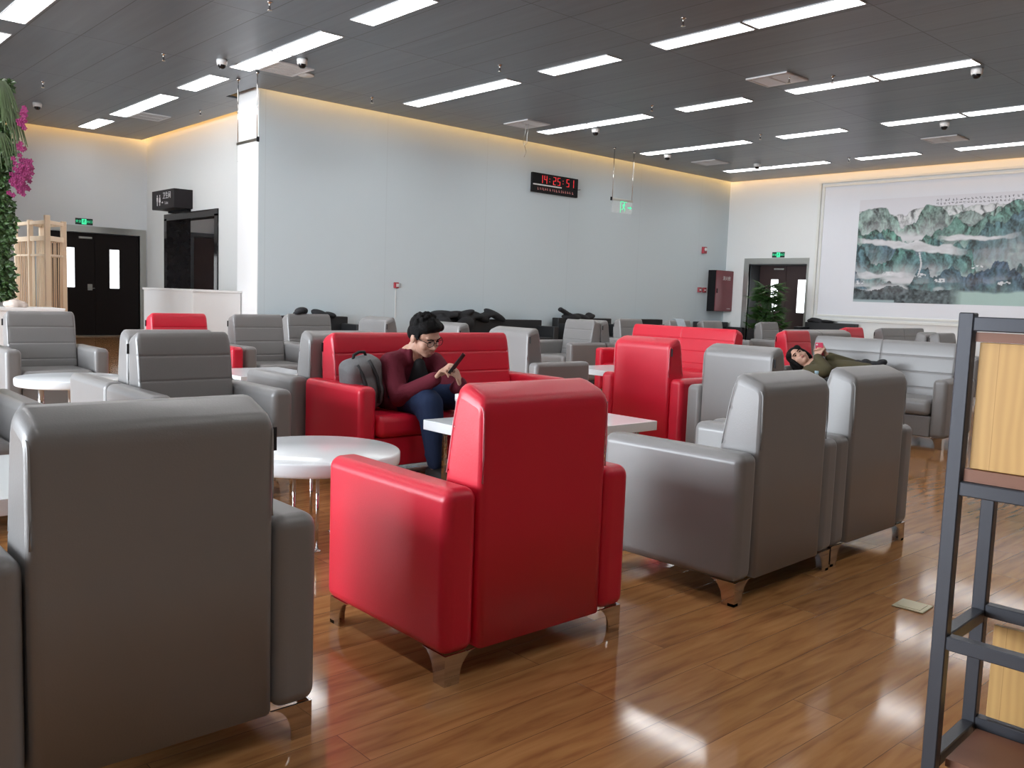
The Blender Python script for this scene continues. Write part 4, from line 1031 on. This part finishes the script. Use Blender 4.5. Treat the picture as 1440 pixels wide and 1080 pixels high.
# ------------------------------------------------------------------ people
def head(b, c, rot, s=1.0):
    """skull, jaw, nose, ears; local -y is the face, z up"""
    def e(p, r): ell(b, Vector(c) + rot @ (Vector(p) * s), tuple(x * s for x in r), rot)
    e((0, .012, .03), (.078, .096, .088)); e((0, -.022, -.035), (.064, .070, .075)); e((0, -.045, -.083), (.036, .036, .030))
    e((.040, -.052, -.032), (.026, .026, .028)); e((-.040, -.052, -.032), (.026, .026, .028))
    e((0, -.094, -.028), (.013, .018, .016)); e((0, -.086, -.005), (.009, .014, .026))
    e((.012, -.088, -.033), (.010, .010, .009)); e((-.012, -.088, -.033), (.010, .010, .009))
    e((0, -.080, -.060), (.022, .012, .012)); e((0, -.070, .028), (.055, .022, .012))
    for sx in (-1, 1): e((sx * .080, .012, -.010), (.011, .021, .031))
def face_bits(root, c, rot, s=1.0, glasses=False, closed=False):
    c = Vector(c); tr = lambda p: c + rot @ (Vector(p) * s)
    b = bmesh.new()
    for sx in (-1, 1): ell(b, tr((sx * .031, -.080, .004)), (.012 * s, .007 * s, .005 * s), rot, 10)
    obj('eyes', b, 'hair', root, smooth=True)
    b = bmesh.new()
    for sx in (-1, 1): tube(b, [tr((sx * .014, -.090, .020)), tr((sx * .032, -.089, .026)), tr((sx * .052, -.076, .021))], .0038 * s, 6)
    obj('eyebrows', b, 'hair', root)
    b = bmesh.new(); ell(b, tr((0, -.092, -.0585)), (.019 * s, .005 * s, .0045 * s), rot, 10); ell(b, tr((0, -.091, -.066)), (.015 * s, .005 * s, .0045 * s), rot, 10); obj('lips', b, 'lips', root, smooth=True)
    if glasses:
        b = bmesh.new(); bl = bmesh.new()
        for sx in (-1, 1):
            ring = [tr((sx * (.034 + .026 * math.copysign(abs(math.cos(a)) ** .7, math.cos(a))), -.098 + .004 * abs(math.cos(a)), .002 + .018 * math.copysign(abs(math.sin(a)) ** .7, math.sin(a)))) for a in [k * 2 * PI / 20 for k in range(20)]]
            tube(b, ring, .0018 * s, 6, closed=True); bl.faces.new([bl.verts.new(p) for p in ring])
            tube(b, [tr((sx * .060, -.094, .010)), tr((sx * .078, -.06, .012)), tr((sx * .086, .01, .008)), tr((sx * .086, .03, -.008))], .0022 * s, 6)
        tube(b, [tr((-.009, -.099, .006)), tr((0, -.102, .009)), tr((.009, -.099, .006))], .0022 * s, 6)
        g = obj('eyeglasses', b, 'black_plastic', root); obj('lens', bl, 'lens', g)
def hand(b, wrist, palm_dir, palm_n, finger_dirs, s=1.0, side=1):
    """palm + five separate bent fingers; palm_dir towards the knuckles, palm_n out of the back of the hand"""
    w_ = Vector(wrist); d = Vector(palm_dir).normalized(); n = Vector(palm_n).normalized(); u = d.cross(n).normalized() * side; n = (d.cross(u) * -side).normalized() if False else n
    for k in range(4):
        a = w_ + u * (k - 1.5) * .012 * s; k_ = w_ + d * .082 * s + u * (k - 1.5) * .0205 * s
        cap(b, a, k_, .0145 * s, .0115 * s, 10)
        c1, c2, ln = finger_dirs[k]
        f1 = (d * math.cos(c1) - n * math.sin(c1)).normalized(); f2 = (d * math.cos(c1 + c2) - n * math.sin(c1 + c2)).normalized(); f3 = (d * math.cos(c1 + c2 * 1.7) - n * math.sin(c1 + c2 * 1.7)).normalized()
        p1 = k_ + f1 * .042 * ln * s; p2 = p1 + f2 * .027 * ln * s; p3 = p2 + f3 * .020 * ln * s
        chain(b, [k_, p1, p2, p3], [.0098 * s, .0088 * s, .0080 * s, .0068 * s])
    c1, c2, ln = finger_dirs[4]; t0 = w_ + d * .022 * s - u * .020 * s; t1 = t0 + (d * .55 - u * .75 - n * .35).normalized() * .042 * s; t2 = t1 + (d * .85 - u * .25 - n * (.2 + c1)).normalized() * .032 * s; t3 = t2 + (d * .9 + u * .05 - n * (.2 + c2)).normalized() * .022 * s
    chain(b, [t0, t1, t2, t3], [.015 * s, .0115 * s, .0100 * s, .0078 * s])

# seated man
SM = 1.12
man = thing('person', 'man in maroon jacket and glasses on the red sofa, looking at his phone', 'person', (3.48, 4.9, 0))
iv = Matrix.Translation((-3.48, -4.9, 0))
def pobj(name, me, m, root, off):
    me.transform(Matrix.Translation((-off[0], -off[1], -off[2]))) if isinstance(me, bpy.types.Mesh) else bmesh.ops.translate(me, verts=me.verts, vec=(-off[0], -off[1], -off[2]))
    return obj(name, me, m, root, smooth=True)
OFF = (3.48, 4.9, 0)
hc = Vector((3.485, 4.72, .925)); hr = Euler((math.radians(24), math.radians(-6), math.radians(6)), 'XYZ').to_matrix()
neck = Vector((3.465, 4.84, .785)); shR, shL = Vector((3.305, 4.845, .735)), Vector((3.635, 4.815, .735))
elR, elL = Vector((3.285, 4.70, .530)), Vector((3.655, 4.58, .560))
wrR, wrL = Vector((3.40, 4.475, .672)), Vector((3.545, 4.405, .640))
pel = Vector((3.50, 5.02, .50)); hipR, hipL = Vector((3.41, 4.97, .495)), Vector((3.60, 4.97, .505))
knR, knL = Vector((3.375, 4.50, .505)), Vector((3.655, 4.42, .545)); anR, anL = Vector((3.385, 4.43, .11)), Vector((3.70, 4.47, .11))
b = bmesh.new(); head(b, hc, hr, SM)
chain(b, [hc + hr @ Vector((0, .03, -.06)), neck], [.058, .062])
chain(b, [neck, Vector((3.475, 4.92, .66)), pel], [.085, .13, .14]); chain(b, [neck, shR, elR, wrR], [.06, .058, .045, .030]); chain(b, [neck, shL, elL, wrL], [.06, .058, .045, .030])
chain(b, [hipR, knR, anR], [.085, .062, .042]); chain(b, [hipL, knL, anL], [.085, .062, .042])
phc = Vector((3.455, 4.335, .775))     # phone centre
hand(b, wrR, (phc + Vector((-.03, .03, .02))) - wrR, (-.35, .25, .9), [(.15, .55, 1.), (.35, .6, 1.06), (.55, .6, .98), (.75, .6, .82), (.1, .2, 1)], 1.0, 1)
hand(b, wrL, (phc + Vector((.0, .02, -.02))) - wrL, (.75, -.55, -.1), [(.5, .8, 1.), (.55, .8, 1.05), (.6, .8, .97), (.65, .8, .8), (.15, .2, 1)], 1.0, -1)
pobj('body', bake('body', b, .0052, 5, .4), 'skin', man, OFF)
for ch in []: pass
b = bmesh.new()
def e_(p, r): ell(b, hc + hr @ (Vector(p) * SM), tuple(x * SM for x in r), hr)
e_((0, .022, .055), (.086, .098, .080)); e_((0, -.045, .088), (.062, .045, .030)); e_((.05, -.03, .08), (.035, .05, .03)); e_((-.05, -.03, .08), (.035, .05, .03)); e_((0, .075, .0), (.066, .045, .065))
for sx in (-1, 1): e_((sx * .074, .018, .035), (.014, .04, .045)); e_((sx * .076, -.018, .02), (.008, .012, .03))
for i in range(60):
    a, f = rv(0, 2 * PI), rv(.1, 1.3); p = Vector((math.sin(f) * math.cos(a) * .08, .015 + math.sin(f) * math.sin(a) * .09, .06 + math.cos(f) * .078)); e_(p, (.012, .012, .012))
hm = bake('hair', b, .006, 2, .4); pobj('hair', hm, 'hair', man, OFF)
fb = thing('tmp', '', 'x'); face_bits(fb, hc - Vector(OFF), hr, SM, True)
for ch in list(fb.children): ch.parent = man
bpy.data.objects.remove(fb)
# jacket: body, sleeves, collar, with an open front
b = bmesh.new()
chain(b, [neck + Vector((0, .02, -.03)), Vector((3.47, 4.945, .66)), Vector((3.485, 5.02, .50))], [.100, .160, .168])
ell(b, (3.47, 4.90, .70), (.195, .12, .09)); chain(b, [neck + Vector((-.05, .01, -.02)), shR, elR + Vector((0, .01, 0)), wrR - (wrR - elR).normalized() * .01], [.07, .082, .064, .046])
chain(b, [neck + Vector((.05, .01, -.02)), shL, elL, wrL - (wrL - elL).normalized() * .01], [.07, .080, .062, .046])
ell(b, (3.37, 4.93, .50), (.10, .12, .10)); ell(b, (3.345, 4.86, .47), (.07, .14, .06))
for k in range(11):
    a = PI * .25 + k * PI * 1.5 / 10; cap(b, neck + Vector((.080 * math.cos(a + PI * .5 - PI), .078 * math.sin(a + PI * .5 - PI) - .005, -.035)), neck + Vector((.074 * math.cos(a - PI * .5), .070 * math.sin(a - PI * .5) - .008, .035)), .021)
for k in range(5):     # sleeve folds
    u = .2 + k * .16; p = elR.lerp(wrR, u); ell(b, p, (.056 - .006 * k, .058 - .006 * k, .056 - .006 * k))
pobj('jacket', bake('jacket', b, .009, 4, .4), 'jacket', man, OFF)
b = bmesh.new(); chain(b, [neck + Vector((.01, -.075, -.05)), Vector((3.50, 4.80, .62)), Vector((3.52, 4.84, .52))], [.045, .085, .10]); pobj('shirt', bake('shirt', b, .01, 4), 'tee', man, OFF)
b = bmesh.new(); chain(b, [Vector((3.42, 5.02, .50)), hipR, knR, anR + Vector((0, 0, .03))], [.13, .118, .088, .060]); chain(b, [Vector((3.58, 5.02, .50)), hipL, knL, anL + Vector((0, 0, .03))], [.13, .115, .085, .060])
cap(b, knR + Vector((0, .02, .01)), knR + Vector((.005, .03, -.06)), .088, .078); ell(b, knR.lerp(anR, .5), (.072, .075, .05)); ell(b, knR.lerp(anR, .82), (.068, .070, .03))
pobj('trousers', bake('trousers', b, .010, 5, .4), 'jeans', man, OFF)
for an in (anR, anL):
    b = bmesh.new(); chain(b, [an + Vector((0, .03, -.045)), an + Vector((-.0, -.07, -.055)), an + Vector((0, -.15, -.065))], [.052, .048, .038]); ell(b, an + Vector((0, -.05, -.085)), (.048, .13, .022)); pobj('shoe', bake('shoe', b, .008, 4), 'shoe', man, OFF)
# phone in his hands
ph_m = Matrix.Translation(phc) @ Matrix(((.62, -.62, -.48), (-.62, -.02, -.78), (.48, .78, -.40))).to_4x4()
t = thing('smartphone', 'black smartphone held in the seated man\'s hands', 'phone', phc)
xa = Vector((.50, -.30, .81)).normalized(); na = Vector((-.45, .72, .53)); na = (na - xa * na.dot(xa)).normalized(); ya_ = na.cross(xa)
mt = Matrix(((ya_.x, xa.x, na.x), (ya_.y, xa.y, na.y), (ya_.z, xa.z, na.z))).to_4x4()
b = bmesh.new(); rbox(b, -.037, .037, -.078, .078, -.004, .004, .003, 2, mtx=mt); obj('phone_body', b, 'phone_black', t)
b = bmesh.new(); rbox(b, -.033, .033, -.070, .070, .004, .0045, mtx=mt); obj('screen', b, 'black_glass', t)
# backpack
t = thing('backpack', 'grey backpack with black zips beside the man on the red sofa', 'bag', (3.17, 4.95, .44))
lean = Matrix.Rotation(math.radians(-14), 4, 'Y') @ Matrix.Rotation(math.radians(14), 4, 'X')
b = bmesh.new(); rbox(b, -.145, .125, -.09, .09, 0, .36, .06, 5)
ell(b, (-.01, -.08, .13), (.12, .05, .12)); ell(b, (-.01, 0, .30), (.115, .085, .07)); me = bake('body', b, .01, 4); me.transform(lean); obj('bag_body', me, 'bagcloth', t)
for x0, z0, z1 in ((-.055, .06, .35), (.035, .08, .36)):
    b = bmesh.new(); tube(b, [(x0 - .01, -.138, z0), (x0, -.142, z0 + .08), (x0 + .004, -.118, z0 + .17), (x0 - .003, -.096, z1 - .06), (x0 - .015, -.06, z1)], .011, 8); b.transform(lean); obj('zip', b, 'bagtrim', t)
b = bmesh.new(); tube(b, [(-.03, -.150, .16), (-.028, -.152, .13), (-.03, -.150, .10)], .006, 6); b.transform(lean); obj('zip_pull', b, 'white_plastic', t)
b = bmesh.new(); tube(b, [(-.05, .02, .35), (-.04, .02, .385), (.0, .02, .395), (.04, .02, .385), (.05, .02, .355)], .010, 8); b.transform(lean); obj('carry_handle', b, 'bagtrim', t)

# reclining woman
OFF = (8.05, 4.2, 0)
wom = thing('person', 'woman in olive jacket lying on the grey sofa, holding up a phone', 'person', OFF)
hw = Vector((8.04, 4.60, .705))
# crown towards +y, face up and towards -x
zz = Vector((.05, .86, .42)).normalized(); ff = Vector((-.86, -.30, .55)); ff = (ff - zz * ff.dot(zz)).normalized(); xx = (-ff).cross(zz)
rw = Matrix(((xx.x, -ff.x, zz.x), (xx.y, -ff.y, zz.y), (xx.z, -ff.z, zz.z)))
wn_ = Vector((8.08, 4.47, .62)); wsN, wsF = Vector((7.93, 4.42, .585)), Vector((8.20, 4.36, .63)); weN, weF = Vector((7.86, 4.20, .62)), Vector((8.22, 4.10, .66)); wwN, wwF = Vector((7.97, 4.375, .735)), Vector((8.06, 4.31, .745))
whip = Vector((8.12, 3.88, .555)); wkN, wkF = Vector((7.78, 4.12, .485)), Vector((7.80, 3.96, .485)); waN, waF = Vector((7.75, 4.12, .10)), Vector((7.77, 3.94, .10))
wph = Vector((7.985, 4.36, .80))
b = bmesh.new(); head(b, hw, rw, 1.0); chain(b, [hw + rw @ Vector((0, .02, -.06)), wn_], [.05, .055])
chain(b, [wn_, Vector((8.10, 4.2, .57)), whip], [.09, .12, .13]); chain(b, [wn_, wsN, weN, wwN], [.05, .05, .04, .026]); chain(b, [wn_, wsF, weF, wwF], [.05, .05, .04, .026])
chain(b, [whip, wkN, waN], [.09, .06, .04]); chain(b, [whip, wkF, waF], [.09, .06, .04])
hand(b, wwN, wph - wwN + Vector((-.01, -.01, .0)), (-.9, -.1, .2), [(.35, .7, .95), (.4, .7, 1.), (.5, .7, .93), (.6, .7, .75), (.1, .2, .95)], .92, 1)
hand(b, wwF, wph - wwF + Vector((.02, .0, .0)), (.9, -.3, .2), [(.35, .7, .95), (.4, .7, 1.), (.5, .7, .93), (.6, .7, .75), (.1, .2, .95)], .92, -1)
pobj('body', bake('body', b, .0055, 5, .4), 'skin', wom, OFF)
b = bmesh.new()
def e2(p, r): ell(b, hw + rw @ Vector(p), r, rw)
e2((0, .03, .05), (.090, .096, .088)); e2((.075, .0, -.01), (.022, .05, .09)); e2((-.075, .0, -.01), (.022, .05, .09)); e2((0, .075, -.05), (.085, .05, .11)); e2((-.06, .06, -.12), (.05, .05, .09)); e2((.055, -.04, .07), (.035, .04, .04)); e2((-.05, -.04, .07), (.035, .035, .035)); e2((0, .07, .10), (.06, .06, .05)); e2((-.02, .07, -.02), (.10, .06, .12)); e2((0, .02, .085), (.088, .085, .06))
pobj('hair', bake('hair', b, .008, 3), 'hair', wom, OFF)
fb = thing('tmp', '', 'x'); face_bits(fb, hw - Vector(OFF), rw, 1.0, False)
for ch in list(fb.children): ch.parent = wom
bpy.data.objects.remove(fb)
b = bmesh.new(); chain(b, [wn_ + Vector((0, -.04, -.01)), Vector((8.10, 4.2, .575)), Vector((8.12, 3.95, .56))], [.10, .145, .15]); ell(b, (8.06, 4.40, .60), (.17, .09, .09))
chain(b, [wsN, weN, wwN - (wwN - weN).normalized() * .02], [.072, .060, .044]); chain(b, [wsF, weF, wwF - (wwF - weF).normalized() * .02], [.072, .060, .044])
pobj('jacket', bake('jacket', b, .010, 4, .4), 'olive', wom, OFF)
b = bmesh.new(); tube(b, [(7.955, 4.16, .615), (7.965, 4.10, .635), (7.985, 4.06, .625)], .007, 6); pobj('drawstring', b, 'white_plastic', wom, OFF)
b = bmesh.new(); chain(b, [Vector((8.12, 3.95, .555)), whip, wkN, waN], [.13, .125, .085, .055]); chain(b, [whip, wkF, waF], [.125, .085, .055]); pobj('trousers', bake('trousers', b, .012, 4), 'blacktrouser', wom, OFF)
for an in (waN, waF):
    b = bmesh.new(); chain(b, [an + Vector((0, 0, -.03)), an + Vector((-.07, 0, -.05))], [.045, .04]); ell(b, an + Vector((-.06, 0, -.068)), (.12, .045, .028)); pobj('shoe', bake('shoe', b, .01, 3), 'shoe', wom, OFF)
t = thing('smartphone', 'smartphone in a red case held up by the lying woman', 'phone', wph)
b = bmesh.new(); mt = Matrix(((.25, -.2, -.95), (-.97, .0, -.26), (.05, .98, -.2))).to_4x4(); rbox(b, -.036, .036, -.05, .075, -.005, .005, .003, 2, mtx=mt); obj('phone_case', b, 'phone_red', t)
b = bmesh.new(); ell(b, mt @ Vector((-.018, .055, .006)), (.009, .009, .009), None, 10); obj('camera_lens', b, 'white_plastic', t)
lump('folded_coat', 'black fur-trimmed coat lying by the woman\'s hips on the grey sofa', 'jacket', [((8.17 + rv(-.02, .02), 4.05 - k * .045, .695 + rv(-.012, .02)), (.06, .05, .035)) for k in range(6)], 'black_cloth', .010)

# ------------------------------------------------------------------ colour management
vs = sc.view_settings; vs.view_transform = 'Standard'; vs.look = 'None'; vs.exposure = 0.0; vs.gamma = 1.0; vs.use_curve_mapping = False
sc.cycles.use_denoising = True
sc.cycles.max_bounces = 8; sc.cycles.diffuse_bounces = 4; sc.cycles.glossy_bounces = 4
sc.cycles.sample_clamp_indirect = 6
